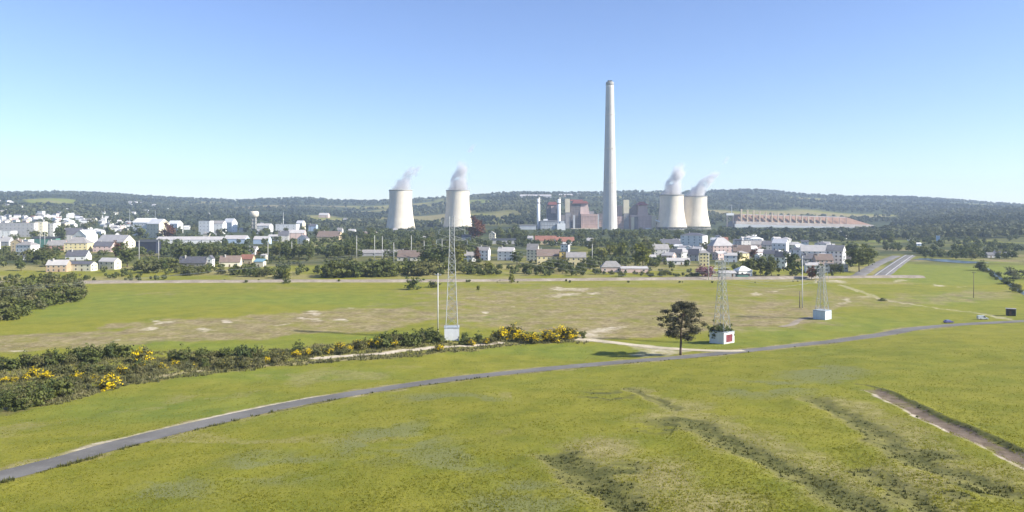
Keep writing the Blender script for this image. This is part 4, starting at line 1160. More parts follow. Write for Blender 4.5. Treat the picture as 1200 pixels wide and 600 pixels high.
B(172,199,279,262,256.5,'cream','white','cream wing of the largest bright white factory hall',cat='factory hall',name='factory_hall',yaw=-30,depth=.6,wins=4,chim=0)
B(197,214,273,262,258.5,'white','white','white building at the right end of the factory halls',cat='factory hall',name='factory_hall',yaw=-20,wins=3,chim=0)
B(234,249,275,259,256.8,'white','pale','left tower of the white school like block',cat='school',name='school_building',kind='flat',yaw=-8,wins=3,floors=4,chim=0)
B(246,264,274,262,258.5,'white','grey','middle wing of the white school like block',cat='school',name='school_building',yaw=-4,wins=4,floors=3,chim=0)
B(262,278,272,260.5,256,'white','white','right gabled wing of the white school like block',cat='school',name='school_building',yaw=-26,wins=2,floors=3,chim=0)
B(301,319,272,264.5,262,'white','pale','white low building just right of the water tower',yaw=-8,wins=3)
B(324,350,272.5,263,260.5,'white','white','white flat block with small mast right of the water tower',kind='flat',yaw=-6,wins=4,floors=3,depth=.4)
B(347,358,272,261.5,258.5,'cream','white','cream gabled tower right of the white flat block',yaw=-24,wins=2,floors=3,chim=0)
B(338,358,280,273,269.5,'rose','pale','pale rose house below the white flat block',yaw=4,wins=3)
B(349,362,286,279.5,275.5,'white','slate','white gabled house at the edge of the tree belt',gable_front=True,yaw=-16,wins=2)
B(315,328,282,277,275,'white','pale','small white house left of the tall grey roof',yaw=-4,wins=2)
B(326,339,283,276,270.5,'grey','slate','tall slate roofed house left of the white gabled house',yaw=10,wins=2)
B(362,372,271,265,262.5,'blue','slate','bluish house right of the cream gabled tower',yaw=-8,wins=2)
B(372,401,283,277.5,271,'ochre','brown','ochre farm with broad brown roof above the tree belt',cat='farm',name='farm',yaw=-8,depth=.5,wins=3)
B(402,407.5,262,257.5,255.5,'cream','pale','tiny cream house on the slope left of the first cooling tower',yaw=-20,wins=1)
B(374,386,255,252,249.5,'rose','pale','pale house in the green field on the far slope',yaw=-6,wins=2)
B(395,402,273,269.5,267,'white','grey','small white house left of the first cooling tower',yaw=-8,wins=1)
B(408,417,275,271,268.5,'white','pale','small white pale roofed house near the foot of the first cooling tower',yaw=-8,wins=2)
B(425,442,277,273.5,271.5,'grey','brown','low grey house left below the first cooling tower',yaw=-4,wins=3)
B(461,466,274,269.5,267.5,'white','pale','tiny white house at the foot of the first cooling tower',yaw=-8,wins=1)
B(496,508,281.5,278,276.5,'white','pale','low white shed between the two left cooling towers',cat='shed',name='shed',yaw=-3,wins=1,chim=0)
B(541,552,282,277.5,275,'grey','slate','grey shed right of the tallest pylon, below the second cooling tower',cat='shed',name='shed',yaw=-5,wins=1,chim=0)
B(119,123,250.5,248,246.6,'white','pale','tiny white house alone in the woods above the factory',yaw=-8,wins=1,chim=0)
B(150,155,240,237.2,235.8,'white','pale','left one of the tiny white houses high on the wooded ridge',yaw=-8,wins=1,chim=0)
B(157,161,240,237.2,235.8,'white','pale','middle one of the tiny white houses high on the wooded ridge',yaw=-8,wins=1,chim=0)
B(164,169,240.5,238,236.6,'cream','pale','right one of the tiny white houses high on the wooded ridge',yaw=-8,wins=1,chim=0)
B(178,183,243,240.5,239,'white','pale','tiny white house on the ridge above the factory halls',yaw=-8,wins=1,chim=0)
B(165,176,250,247.4,245.8,'white','white','long white house in the woods above the factory halls',yaw=-8,wins=3,chim=0)
B(154,159,252,249.4,248,'white','pale','tiny white house left of the long white one in the woods',yaw=-8,wins=1,chim=0)
B(609,646,231.2,228.6,227.2,'grey','pale','long pale works hall on the hilltop behind the slim stacks',cat='hall',name='hall',yaw=0,depth=.15,wins=0,chim=0)
B(671,683,229.4,227,226.4,'white','white','short white hall on the hilltop left of the tall chimney',cat='hall',name='hall',kind='flat',yaw=0,depth=.3,wins=0,chim=0)
B(655,671,230.6,228.4,227,'rose','pale','rose hall on the hilltop between the white hall and the pale works hall',cat='hall',name='hall',yaw=0,depth=.2,wins=0,chim=0)
B(1097,1101.5,285,276.5,276,'blue','white','narrow pale blue tower at the wood edge on the right',cat='tower',name='tower',kind='flat',yaw=-20,depth=1,wins=0,chim=0)
B(1073,1079,288,285.5,284.5,'blue','white','small pale blue shed left of the narrow tower',cat='shed',name='shed',yaw=-4,wins=1,chim=0)
B(1064,1071,282,279.8,279,'white','white','small white shed at the wood edge, above the highway',cat='shed',name='shed',yaw=-4,wins=1,chim=0)
B(1164,1172,301,297,294.5,'white','slate','small white farmhouse near the right picture edge',cat='farmhouse',name='farmhouse',yaw=-20,wins=2)
B(1155,1164,302,298.5,296,'grey','slate','dark barn left of the white farmhouse near the right edge',cat='barn',name='barn',yaw=5,wins=1,chim=0)
B(1176,1188,301,298,295.5,'grey','slate','dark roofed barn right of the white farmhouse near the right edge',cat='barn',name='barn',yaw=5,wins=1,chim=0)

# dense part of the town climbing the slope on the left: small houses, told apart only as a mass
PAL = [('white', 'slate')] * 2 + [('white', 'pale')] * 6 + [('white', 'white')] * 4 + [('cream', 'grey')] * 2 + [('white', 'red'), ('rose', 'pale'), ('grey', 'slate'), ('yellow', 'grey'), ('rose', 'red'), ('grey', 'pale')]
WORD = {'white': 'white', 'cream': 'cream', 'rose': 'rose', 'grey': 'grey', 'yellow': 'yellow', 'ochre': 'ochre', 'pale': 'pale', 'slate': 'slate', 'red': 'red'}
ORD = ['leftmost', 'second', 'third', 'fourth', 'fifth', 'sixth', 'seventh', 'eighth', 'ninth', 'tenth', 'eleventh', 'twelfth', 'thirteenth', 'fourteenth', 'fifteenth', 'sixteenth', 'seventeenth', 'eighteenth', 'nineteenth', 'twentieth', 'twenty-first', 'twenty-second', 'twenty-third', 'twenty-fourth', 'twenty-fifth', 'twenty-sixth']
def rank_labels(obs):
    """look-alikes are told apart by their order from the left"""
    by = {}
    for o in obs: by.setdefault(o['label'], []).append(o)
    for lab, os_ in by.items():
        if len(os_) < 2 or len(os_) > len(ORD): continue
        os_.sort(key=lambda o: o.location.x / o.location.y)
        for k, o in enumerate(os_):
            o['label'] = lab + ', ' + (ORD[k] if k in (0,) else 'rightmost' if k == len(os_) - 1 else ORD[k] + ' from left')
def scatter_houses(n, zone, where, size=(9, 15), sd=3, tall=.15):
    rg = random.Random(sd); got = []; tries = 0
    while len(got) < n and tries < n * 60:
        tries += 1
        x0, x1, y0, y1 = zone
        px, py = rg.uniform(x0, x1), rg.uniform(y0, y1)
        X, Y = P(px, py)
        if any((X - a) ** 2 + (Y - b) ** 2 < (c + 9) ** 2 for a, b, c in HOUSES): continue
        w = rg.uniform(*size); wl_, rf_ = rg.choice(PAL)
        hi = rg.uniform(5.5, 8) if rg.random() > tall else rg.uniform(10, 15)
        got.append(B(0, 0, 0, 0, 0, wl_, rf_, '%s house, %s roof, %s' % (WORD[wl_], WORD[rf_] if rf_ != wl_ else 'matching', where), kind=rg.choice(('gable', 'gable', 'hip')) if hi < 9 else rg.choice(('hip', 'flat')),
          yaw=rg.uniform(-45, 30), wins=2 if Y < 1500 else 0, floors=2 if hi < 9 else 4, chim=rg.choice((0, 1)), group='houses ' + where, pt=(X, Y), size=(w, w * rg.uniform(.6, .85), hi, rg.uniform(2, 3.4))))
    rank_labels(got)
scatter_houses(52, (25, 160, 252, 276), 'packed in the hillside town', sd=3, size=(11, 19))
scatter_houses(36, (95, 165, 258, 276), 'along the crest of the left town', sd=31, size=(10, 17), tall=.2)
scatter_houses(20, (-5, 70, 256, 262), 'just above the long apartment block', sd=32, size=(10, 18), tall=.2)
scatter_houses(26, (-30, 95, 243, 256), 'high on the left slope', sd=4, size=(11, 18))
scatter_houses(7, (-5, 14, 234, 246), 'on the topmost left slope', sd=5, size=(14, 24), tall=.5)
scatter_houses(14, (200, 420, 262, 279), 'between trees mid town', sd=6, size=(9, 14), tall=0)
scatter_houses(42, (770, 995, 280, 308), 'crowded in the right quarter', sd=8, size=(10, 16), tall=.1)
scatter_houses(8, (150, 250, 240, 252), 'in the woods above the factory', sd=9, size=(9, 13), tall=0)
scatter_houses(8, (860, 980, 284, 296), 'at the back of the right quarter', sd=12, size=(11, 18), tall=.3)

# water tower
X, Y = P(298, 272.5); z = gz(X, Y)
t = thing('water_tower', 'concrete water tower with wide pale head standing above the left town', 'water tower', (X, Y, z))
h = zrow(247.8, Y) - z; s = Y / F
for sx in (-1, 1):
    for sy in (-1, 1):
        mb = MB(); mb.box(sx * 3.2 * s * .55 - .9, sx * 3.2 * s * .55 + .9, sy * 3.2 * s * .55 - .9, sy * 3.2 * s * .55 + .9, -1, h * .72); mb.build('leg', m_conc_d, t)
mb = MB(); mb.box(-1.7 * s, 1.7 * s, -1.7 * s, 1.7 * s, -1, h * .72); mb.build('stair_core', m_conc_d, t)
for k in (.2, .38, .56):
    mb = MB(); mb.box(-3.9 * s * .62, 3.9 * s * .62, -3.9 * s * .62, 3.9 * s * .62, h * k, h * k + 1.0); mb.build('landing', m_conc_d, t)
mb = MB(); mb.lathe([(2.6 * s, h * .72), (4.9 * s, h * .78), (5.1 * s, h * .96), (4.4 * s, h), (0.01, h + .8)], 28); mb.build('tank', m_conc, t, True)
X, Y = P(332, 268); z = gz(X, Y)
t = thing('radio_mast', 'thin white mast on the flat white block right of the water tower', 'mast', (X, Y, z))
mb = MB(); mb.tube((0, 0, -1), (0, 0, zrow(248.5, Y) - z), .8, .35, n=6); mb.build('pole', m_white, t)
mb = MB(); mb.lathe([(.5, zrow(258, Y) - z), (1.5, zrow(257.4, Y) - z), (.5, zrow(256.8, Y) - z)], 10); mb.build('antenna_ring', m_white, t)
for px, b_, tp, lab in ((152, 268, 245, 'thin pale mast left of the bright factory halls'), (182, 262, 246, 'thin pale mast behind the bright factory halls')):
    X, Y = P(px, b_); z = gz(X, Y)
    t = thing('radio_mast', lab, 'mast', (X, Y, z)); mb = MB(); mb.tube((0, 0, -1), (0, 0, zrow(tp, Y) - z), .6, .3, n=6); mb.build('pole', m_lgrey, t)
    mb = MB(); mb.box(-1.2, 1.2, -.2, .2, zrow(tp + 2, Y) - z, zrow(tp + 1.6, Y) - z); mb.build('antenna_bar', m_lgrey, t)

# ------------------------------------------------------------------ vehicles and cabin on the right
def paint(name, col):
    m, nt, b, _ = mat_new(name); b.inputs['Base Color'].default_value = (*col, 1); b.inputs['Roughness'].default_value = .3
    b.inputs['Coat Weight'].default_value = .5; return m
m_tyre = solid('tyre', (.02, .02, .02), .9); m_rim = solid('wheel_rim', (.35, .35, .36), .4, metal=.7)
m_lamp = solid('lamp_lens', (.7, .7, .68), .2); m_tail = solid('tail_lens', (.4, .03, .03), .3)
def car(px, py, yaw, m, label, van=False):
    X, Y = P(px, py); z = gz(X, Y) if False else float(base_z(X, Y)) + .08
    t = thing('parked_car', label, 'car', (X, Y, z), R(yaw))
    L, W = (4.9, 1.95) if van else (4.4, 1.8)
    if van: prof = [(-L/2,.35),(-L/2,1.75),(-L/2+.25,1.95),(.7,1.95),(1.35,1.15),(L/2-.1,.95),(L/2,.6),(L/2,.35)]
    else: prof = [(-L/2,.35),(-L/2+.02,.85),(-1.85,.98),(-1.25,1.42),(.35,1.46),(1.05,.98),(L/2-.2,.84),(L/2,.62),(L/2,.35)]
    mb = MB(); n = len(prof)
    for sy in (-1, 1):
        for x, zz in prof: mb.v.append((x, sy * W / 2 * (1 if zz < 1.0 else .86), zz))
    mb.f.append(tuple(range(n))); mb.f.append(tuple(reversed(range(n, 2 * n))))
    for i in range(n):
        j = (i + 1) % n; mb.f.append((i, n + i, n + j, j))
    mb.m = [0] * len(mb.f); mb.build('body', m, t)
    def glass(pts):
        mb = MB(); mb.face(pts); mb.face(pts[::-1]); mb.build('car_window', m_glass, t)
    for sy in (-1, 1):
        y0, y1 = sy * (W / 2 * .96), sy * (W / 2 * .872)
        if van: glass([(.0, y0, 1.12), (1.2, y0, 1.12), (.7, y1, 1.78), (.0, y1, 1.78)])
        else:
            glass([(-1.6, y0, 1.0), (-.35, y0, 1.0), (-.35, y1, 1.36), (-1.2, y1, 1.36)]); glass([(-.25, y0, 1.0), (.9, y0, 1.0), (.35, y1, 1.38), (-.25, y1, 1.37)])
    wx = (.72, 1.93, 1.33, 1.17) if van else (.37, 1.45, 1.03, .99)
    glass([(wx[0] + .03, -W * .4, wx[1]), (wx[2] + .03, -W * .44, wx[3]), (wx[2] + .03, W * .44, wx[3]), (wx[0] + .03, W * .4, wx[1])])
    mbw = MB(); mbw.tube((0, -.11, 0), (0, .11, 0), .33, n=16); wm = mbw.mesh('wheel', m_tyre)
    mbr = MB(); mbr.tube((0, -.115, 0), (0, .115, 0), .20, n=10); rm = mbr.mesh('rim', m_rim)
    for x in (-1.35, 1.35):
        for sy in (-1, 1):
            w = link('wheel', wm, t, (x, sy * (W / 2 - .06), .33)); link('rim', rm, w)
    for sy in (-1, 1):
        mb = MB(); mb.box(L/2 - .02, L/2 + .03, sy * .6 - .18, sy * .6 + .18, .62, .78); mb.build('headlight', m_lamp, t)
        mb = MB(); mb.box(-L/2 - .03, -L/2 + .03, sy * .68 - .12, sy * .68 + .12, .62, .86); mb.build('tail_light', m_tail, t)
car(1111.5, 378.6, 8, paint('car_violet_blue', (.09, .085, .22)), 'violet blue car on the lane at the right')
car(1151.5, 374.6, -6, paint('van_silver', (.50, .52, .52)), 'silver white van parked in the grass above the lane', True)
X, Y = P(1184.5, 370.2); z = gz(X, Y)
t = thing('site_cabin', 'small dark cabin with a white side wall above the lane, right edge', 'cabin', (X, Y, z), R(-28))
m_cab = solid('cabin_dark', (.06, .05, .045), .8, .3, .6)
mb = MB(); mb.box(-2.0, 2.0, -1.6, 1.6, .25, 3.6); mb.build('wall', m_cab, t)
mb = MB(); mb.box(2.01, 2.12, -1.55, 1.55, .3, 3.55); mb.build('side_panel', m_boxw, t)
mb = MB(); mb.box(-2.3, 2.4, -1.9, 1.9, 3.61, 3.8); mb.build('roof', ROOFS['grey'], t)
mb = MB(); mb.box(-.9, .1, -1.68, -1.62, .3, 2.5); mb.build('door', m_door, t)
mb = MB(); mb.box(.6, 1.6, -1.68, -1.62, 1.4, 2.5); mb.build('window', m_glass, t)
for sx in (-1, 1):
    for sy in (-1, 1):
        mb = MB(); mb.box(sx*1.7-.15, sx*1.7+.15, sy*1.3-.15, sy*1.3+.15, -.3, .24); mb.build('foot', m_grey, t)

# ------------------------------------------------------------------ foliage
def leaf_mat(name, dark_c, lite_c, hue=.25):
    m, nt, b, out = mat_new(name)
    a = nt.nodes.new('ShaderNodeAttribute'); a.attribute_name = 'tint'
    oi = nt.nodes.new('ShaderNodeObjectInfo')
    c = n_mix(nt, a.outputs['Fac'], dark_c, lite_c)
    warm = tuple(min(1, v * k) for v, k in zip(lite_c, (1.5, 1.15, .8)))
    c = n_mix(nt, n_math(nt, 'MULTIPLY', oi.outputs['Random'], hue), c, warm)
    set_col(nt, b, c); b.inputs['Roughness'].default_value = .75; b.inputs['Specular IOR Level'].default_value = .15
    tr = nt.nodes.new('ShaderNodeBsdfTranslucent'); nt.links.new(c, tr.inputs[0])
    mx = nt.nodes.new('ShaderNodeMixShader'); mx.inputs[0].default_value = .45 if 'grass' in name else .28
    nt.links.new(b.outputs[0], mx.inputs[1]); nt.links.new(tr.outputs[0], mx.inputs[2]); nt.links.new(mx.outputs[0], out.inputs[0])
    return m
LEAF = {
 'broad': leaf_mat('leaf_broad', (.055, .076, .022), (.135, .156, .045)), 'dark': leaf_mat('leaf_dark', (.046, .068, .022), (.122, .150, .050)),
 'olive': leaf_mat('leaf_olive', (.070, .080, .032), (.150, .160, .060)), 'fresh': leaf_mat('leaf_fresh', (.085, .110, .018), (.190, .205, .040)),
 'red': leaf_mat('leaf_red', (.075, .030, .020), (.160, .075, .040)), 'pink': leaf_mat('blossom_pink', (.20, .10, .11), (.36, .20, .22)),
 'gorse': leaf_mat('gorse_green', (.062, .072, .027), (.145, .150, .060)), 'willow': leaf_mat('leaf_willow', (.092, .102, .048), (.190, .195, .095), .35),
 'pine': leaf_mat('pine_needles', (.046, .048, .026), (.140, .128, .072), 0), 'wood': leaf_mat('far_wood', (.034, .050, .028), (.112, .122, .058), 0),
 'copse': leaf_mat('copse_leaf', (.046, .064, .022), (.150, .165, .052), 0),
 'flower': leaf_mat('gorse_flower', (.62, .44, .006), (.92, .70, .015), 0), 'heather': leaf_mat('heather', (.085, .092, .036), (.195, .180, .080), 0),
 'grass': leaf_mat('grass_blade', (.190, .198, .022), (.290, .275, .038), 0), 'weed': leaf_mat('furrow_weed', (.056, .066, .018), (.140, .135, .044), 0)}
m_bark = solid('bark', (.085, .065, .048), .95, .3, 1.5)
m_pbark = solid('pine_bark', (.115, .082, .062), .95, .3, 1.2)

def quads_mesh(name, c, n, size, tint, mat, rs, asp=1.0):
    """one small leaf quad per row of c (centres) and n (normals)"""
    N = len(c)
    n = n / (np.linalg.norm(n, axis=1)[:, None] + 1e-9)
    r = rs.normal(size=(N, 3)); u = np.cross(n, r); u /= np.linalg.norm(u, axis=1)[:, None] + 1e-9
    v = np.cross(n, u)
    s = np.asarray(size).reshape(-1, 1) * .5
    co = np.stack([c - u*s - v*s*asp, c + u*s - v*s*asp*.7, c + u*s*.8 + v*s*asp, c - u*s + v*s*asp*.8], 1).reshape(-1, 3)
    me = np_mesh(name, co, np.arange(4 * N), 4, mat)
    a = me.attributes.new('tint', 'FLOAT', 'POINT'); a.data.foreach_set('value', np.repeat(np.clip(tint, 0, 1), 4).astype(np.float32))
    return me
def crown_arrays(rs, rx, rz, zc, ncl, nleaf, spread, top=1.0, flat=.0):
    d = rs.normal(size=(ncl, 3)); d /= np.linalg.norm(d, axis=1)[:, None]
    lob = 1 + .28 * np.sin(d[:, 0] * 3.1 + rs.rand() * 6) * np.cos(d[:, 1] * 2.7 + rs.rand() * 6) + .16 * rs.normal(size=ncl)
    rr = (rs.rand(ncl) ** .45) * lob
    cc = d * rr[:, None] * np.array([rx, rx, rz])
    taper = 1 - (1 - top) * np.clip(cc[:, 2] / rz * .5 + .5, 0, 1)
    cc[:, :2] *= taper[:, None]
    cc[:, 2] += zc
    ct = rs.rand(ncl)
    k = rs.randint(0, ncl, nleaf)
    off = rs.normal(size=(nleaf, 3)) * np.array([spread, spread, spread * .7])
    c = cc[k] + off
    out = (c - np.array([0, 0, zc])) / np.array([rx, rx, rz])
    out /= np.linalg.norm(out, axis=1)[:, None] + 1e-6
    n = out * .75 + rs.normal(size=(nleaf, 3)) * .55 + np.array([0, 0, .25])
    return c, n, ct[k] * .55 + rs.rand(nleaf) * .45, cc
def make_tree_meshes(seed, kind, h=12.0, rx=4.0, rz=4.6, zc=None, ncl=42, nleaf=900, ls=.75, top=1.0, spread=.75):
    rs = np.random.RandomState(seed)
    zc = h - rz * 1.02 if zc is None else zc
    c, n, t, cc = crown_arrays(rs, rx, rz, zc, ncl, nleaf, spread, top)
    c[:, 2] = np.maximum(c[:, 2], .25)
    crown = quads_mesh('crown', c, n, ls * (.6 + .8 * rs.rand(nleaf)), t, LEAF[kind], rs)
    mb = MB(); lean = rs.normal(0, .03, 2)
    p = np.array([0, 0, -.4]); r = h * .022
    for i in range(5):
        q = np.array([lean[0] * h * (i + 1) / 5, lean[1] * h * (i + 1) / 5, (zc + rz * .3) * (i + 1) / 5])
        mb.tube(p, q, r, r * .8, n=6, cap=False); p, r = q, r * .8
    for k in range(6):
        e = cc[rs.randint(len(cc))]; b = np.array([0, 0, zc * (.45 + .1 * k)]) * min(1, (zc) / (zc + .01))
        b[2] = min(b[2], e[2]); mb.tube(b, e, h * .008, h * .003, n=4, cap=False)
    return crown, mb.mesh('trunk', m_bark)
TREES = {}
for i in range(4): TREES['broad%d' % i] = make_tree_meshes(100 + i, 'broad', 12, 4.2 + .4 * (i % 2), 4.6, ncl=44)
for i in range(3): TREES['dark%d' % i] = make_tree_meshes(110 + i, 'dark', 12, 3.8, 4.9, ncl=40)
for i in range(3): TREES['olive%d' % i] = make_tree_meshes(120 + i, 'olive', 10, 4.6, 3.9, ncl=40)
TREES['fresh0'] = make_tree_meshes(130, 'fresh', 11, 4.4, 4.4); TREES['fresh1'] = make_tree_meshes(131, 'fresh', 9, 4.6, 3.8)
TREES['red0'] = make_tree_meshes(132, 'red', 12, 3.6, 5.0); TREES['pink0'] = make_tree_meshes(133, 'pink', 7, 4.0, 3.0)
TREES['cypress0'] = make_tree_meshes(134, 'dark', 14, 1.7, 6.6, ncl=30, top=.45, spread=.5)
TREES['conifer0'] = make_tree_meshes(135, 'dark', 15, 4.0, 6.8, ncl=44, top=.25, spread=.6)
# low, broad bushes
for i in range(3): TREES['bush%d' % i] = make_tree_meshes(140 + i, 'broad', 5, 3.6, 2.6, zc=2.2, ncl=34, nleaf=620, ls=.55, spread=.5)
for i in range(3): TREES['willow%d' % i] = make_tree_meshes(150 + i, 'willow', 6, 3.2, 3.1, zc=2.7, ncl=34, nleaf=900, ls=.42, spread=.45)
for i in range(2): TREES['obush%d' % i] = make_tree_meshes(160 + i, 'olive', 4.5, 3.2, 2.2, zc=2.0, ncl=30, nleaf=560, ls=.5, spread=.45)
for i in range(3): TREES['dbush%d' % i] = make_tree_meshes(170 + i, 'dark', 5, 2.8, 2.6, zc=2.3, ncl=30, nleaf=900, ls=.36, spread=.4)
for i in range(4): TREES['gorse%d' % i] = make_tree_meshes(180 + i, 'gorse', 3.2, 2.0, 1.7, zc=1.5, ncl=26, nleaf=700, ls=.26, spread=.32)
GORSE_FL = []
for i in range(3):
    rs = np.random.RandomState(190 + i)
    c, n, t, _ = crown_arrays(rs, 2.1, 1.75, 1.6, 30, 460, .34)
    c[:, 2] = np.maximum(c[:, 2], .3)
    GORSE_FL.append(quads_mesh('flowers', c, n, .22 * (.6 + .8 * rs.rand(len(c))), t, LEAF['flower'], rs))
BASE_H = {'broad': 12, 'dark': 12, 'olive': 10, 'fresh': 11, 'red': 12, 'pink': 7, 'cypress': 14, 'conifer': 15, 'bush': 5, 'willow': 6, 'obush': 4.5, 'dbush': 5, 'gorse': 3.2}

def plant(kind, X, Y, h, label, cat='tree', name='tree', group=None, wide=1.0, zoff=0.0, flowers=False, part=('crown', 'trunk')):
    ks = [k for k in TREES if k.rstrip('0123456789') == kind]
    crown, trunk = TREES[RNG.choice(ks)]
    s = h / BASE_H[kind]
    t = thing(name, label, cat, (X, Y, gz(X, Y) + zoff), RNG.uniform(0, 6.28), group)
    t.scale = (s * wide, s * wide, s)
    link(part[0], crown, t); link(part[1], trunk, t)
    if flowers: link('flowers', RNG.choice(GORSE_FL), t)['kind'] = 'stuff'
    return t
def at_px(kind, px, base, top, label, wide=1.0, **kw):
    X, Y = P(px, base)
    return plant(kind, X, Y, max(1.0, (base - top) * Y / F), label, wide=wide, **kw)
def free(X, Y, pad=3.0):
    return all((X - a) ** 2 + (Y - b) ** 2 > (c * .9 + pad) ** 2 for a, b, c in HOUSES)
PLACED = []
def belt(n, pts, jit, hpx, kinds, label, group, cat='tree', name='tree', wide=(.9, 1.25), sd=0, gap=3.5):
    """n trees along a photo polyline, each told only by the belt it stands in"""
    rg = random.Random(sd); made = []
    for i in range(n):
        for _ in range(12):
            k = rg.random() * (len(pts) - 1); a = int(k); f = k - a
            px = pts[a][0] * (1 - f) + pts[a + 1][0] * f + rg.uniform(-4, 4)
            py = pts[a][1] * (1 - f) + pts[a + 1][1] * f + rg.uniform(-jit, jit)
            X, Y = P(px, py)
            if free(X, Y, 2.0) and all((X - q[0]) ** 2 + (Y - q[1]) ** 2 > gap ** 2 for q in PLACED): break
        else: continue
        PLACED.append((X, Y))
        kd = rg.choice(kinds)
        made.append(plant(kd, X, Y, rg.uniform(*hpx) * Y / F, {'broad': 'green broadleaf ', 'dark': 'dark leafy ', 'olive': 'olive green ', 'fresh': 'yellow green ', 'conifer': 'dark conifer ', 'bush': 'green ',
              'willow': 'grey green ', 'obush': 'olive ', 'dbush': 'dark green ', 'cypress': 'slim dark ', 'red': 'reddish ', 'gorse': 'scrubby '}[kd] + label, cat, name, group, rg.uniform(*wide)))
    rank_labels(made)
# named single trees
at_px('dark', 149, 313, 285, 'round dark tree right of the low cream annexe', wide=1.25)
at_px('red', 139, 303, 284, 'reddish tree behind the low cream annexe', wide=1.0)
at_px('cypress', 67.5, 283, 262, 'slim dark cypress right of the white balcony block, left of the pair', wide=1.2)
at_px('cypress', 73.5, 283, 264, 'slim dark cypress right of the white balcony block, right of the pair', wide=1.2)
at_px('red', 558.5, 282, 256, 'tall reddish brown tree right of the second cooling tower', wide=1.1)
at_px('red', 559.3, 307, 291, 'narrow red brown tree between the twin white houses', wide=.75)
at_px('fresh', 537, 312, 288, 'yellow green tree right of the tallest pylon', wide=1.3)
at_px('fresh', 754, 316, 286, 'tall yellow green tree right of the grey pavilion', wide=1.1)
at_px('fresh', 728, 305, 284, 'yellow green slender tree left of the tall yellow green one', wide=.6)
at_px('pink', 827, 324, 312, 'pink blossoming tree below the yellow apartment house', wide=1.5)
at_px('dark', 928.5, 324, 294.5, 'tall dark egg shaped tree before the right quarter', wide=.85)
at_px('broad', 878, 322, 301, 'broad clipped tree left in the row behind the white kiosk', wide=1.2)
at_px('dark', 891, 322, 300, 'broad clipped tree in the middle of the row behind the white kiosk', wide=1.15)
at_px('broad', 904, 324, 303, 'broad clipped tree right in the row behind the white kiosk', wide=1.1)
at_px('red', 884, 304, 292, 'reddish tree above the clipped row', wide=1.5)
at_px('red', 951, 327, 313, 'reddish shrub left in the group below the row houses', wide=1.3)
at_px('dark', 962, 328, 309, 'dark pointed tree right in the group below the row houses', wide=.9)
at_px('conifer', 603, 281, 263, 'dark pointed tree above the long dark shed', wide=1.1)
at_px('dark', 606, 310, 293, 'dark tree hiding the white house left of the yellow row', wide=1.3)
at_px('dark', 499, 311, 290, 'dark tree at the right end of the tan roofed house', wide=1.5)
at_px('dark', 513, 312, 287, 'dark tree left of the tallest pylon behind the hedge', wide=1.3)
at_px('broad', 1007, 319, 289, 'large green tree right of the apartment block end wall', wide=1.2)
at_px('broad', 1018, 312, 290, 'green tree between the large tree and the highway', wide=1.2)
at_px('dark', 997, 304, 285, 'dark tree behind the large green tree by the apartment block', wide=1.4)
at_px('dbush', 484, 339.5, 324, 'dark round bush on the near side of the gravel road', cat='bush', name='bush', wide=1.05)
at_px('obush', 508, 337, 329, 'low bush right of the dark round one at the gravel road', cat='bush', name='bush', wide=1.2)
at_px('fresh', 599, 332, 319, 'small yellow green tree at the gravel road', wide=.7)
at_px('broad', 560.5, 342.5, 334, 'single small green tree in the open meadow', wide=.6)
at_px('dbush', 293, 324, 311, 'dark bush beyond the gravel road below the blue sheeted shed', cat='bush', name='bush', wide=1.3)
at_px('dbush', 335, 332.5, 325, 'small dark bush on the gravel road bank', cat='bush', name='bush', wide=1.0)
at_px('dbush', 1034.5, 352.5, 349.5, 'low dark patch of bush in the right meadow', cat='bush', name='bush', wide=3.2)
at_px('dark', 1149, 317, 306, 'dark bush at the river bank on the right', cat='bush', name='bush', wide=1.6)
at_px('willow', 1190, 327, 313, 'grey shrub above the canal near the right edge', cat='bush', name='bush', wide=1.6)
at_px('dbush', 1180, 333, 326, 'dark low shrub above the canal near the right edge', cat='bush', name='bush', wide=1.7)
at_px('conifer', 297, 284, 270, 'small dark conifer under the water tower', wide=.9)
at_px('broad', 163, 281, 266, 'round tree before the bright factory halls, left one', wide=1.5)
at_px('red', 197, 281, 262, 'reddish tree before the bright factory halls, right one', wide=1.2)
# belts of trees
belt(11, [(195,305),(290,305)], 2.0, (16, 21), ('broad', 'broad', 'olive', 'dark'), 'tree in the belt above the slate farmhouse', 'trees above the slate farmhouse', sd=1)
belt(16, [(308,303),(410,303)], 1.5, (13, 18), ('dark', 'broad'), 'tree in the dark row right of the orange ended house', 'dark row of trees before the middle of town', sd=2)
belt(24, [(405,299),(560,298)], 2.5, (14, 20), ('broad', 'dark', 'dark', 'olive'), 'tree in the row below the left cooling towers', 'row of trees below the left cooling towers', sd=3)
belt(20, [(390,283),(560,281)], 3.0, (8, 13), ('broad', 'dark', 'olive'), 'tree at the foot of the left cooling towers', 'trees at the foot of the left cooling towers', sd=4)
belt(34, [(560,281),(640,282),(800,281)], 2.2, (8, 13), ('dark', 'broad', 'broad'), 'tree in the belt before the boiler houses', 'belt of trees before the boiler houses', sd=5)
belt(24, [(695,300),(780,296)], 7, (10, 15), ('olive', 'broad', 'dark', 'fresh'), 'tree in the wooded gap right of the yellow houses', 'trees in the gap right of the yellow houses', sd=6)
belt(16, [(385,324),(440,324),(500,323)], 2.0, (13, 20), ('bush', 'obush', 'bush'), 'bush in the broad hedge below the tan roofed house', 'broad hedge beyond the gravel road', cat='bush', name='bush', sd=7)
belt(12, [(195,320),(250,322),(290,321)], 2.0, (8, 14), ('bush', 'obush'), 'bush before the slate farmhouse', 'bushes before the slate farmhouse', cat='bush', name='bush', sd=8)
belt(6, [(300,322),(340,326)], 2.5, (9, 14), ('fresh', 'olive', 'bush'), 'bush below the blue sheeted shed', 'bushes below the blue sheeted shed', cat='bush', name='bush', sd=9)
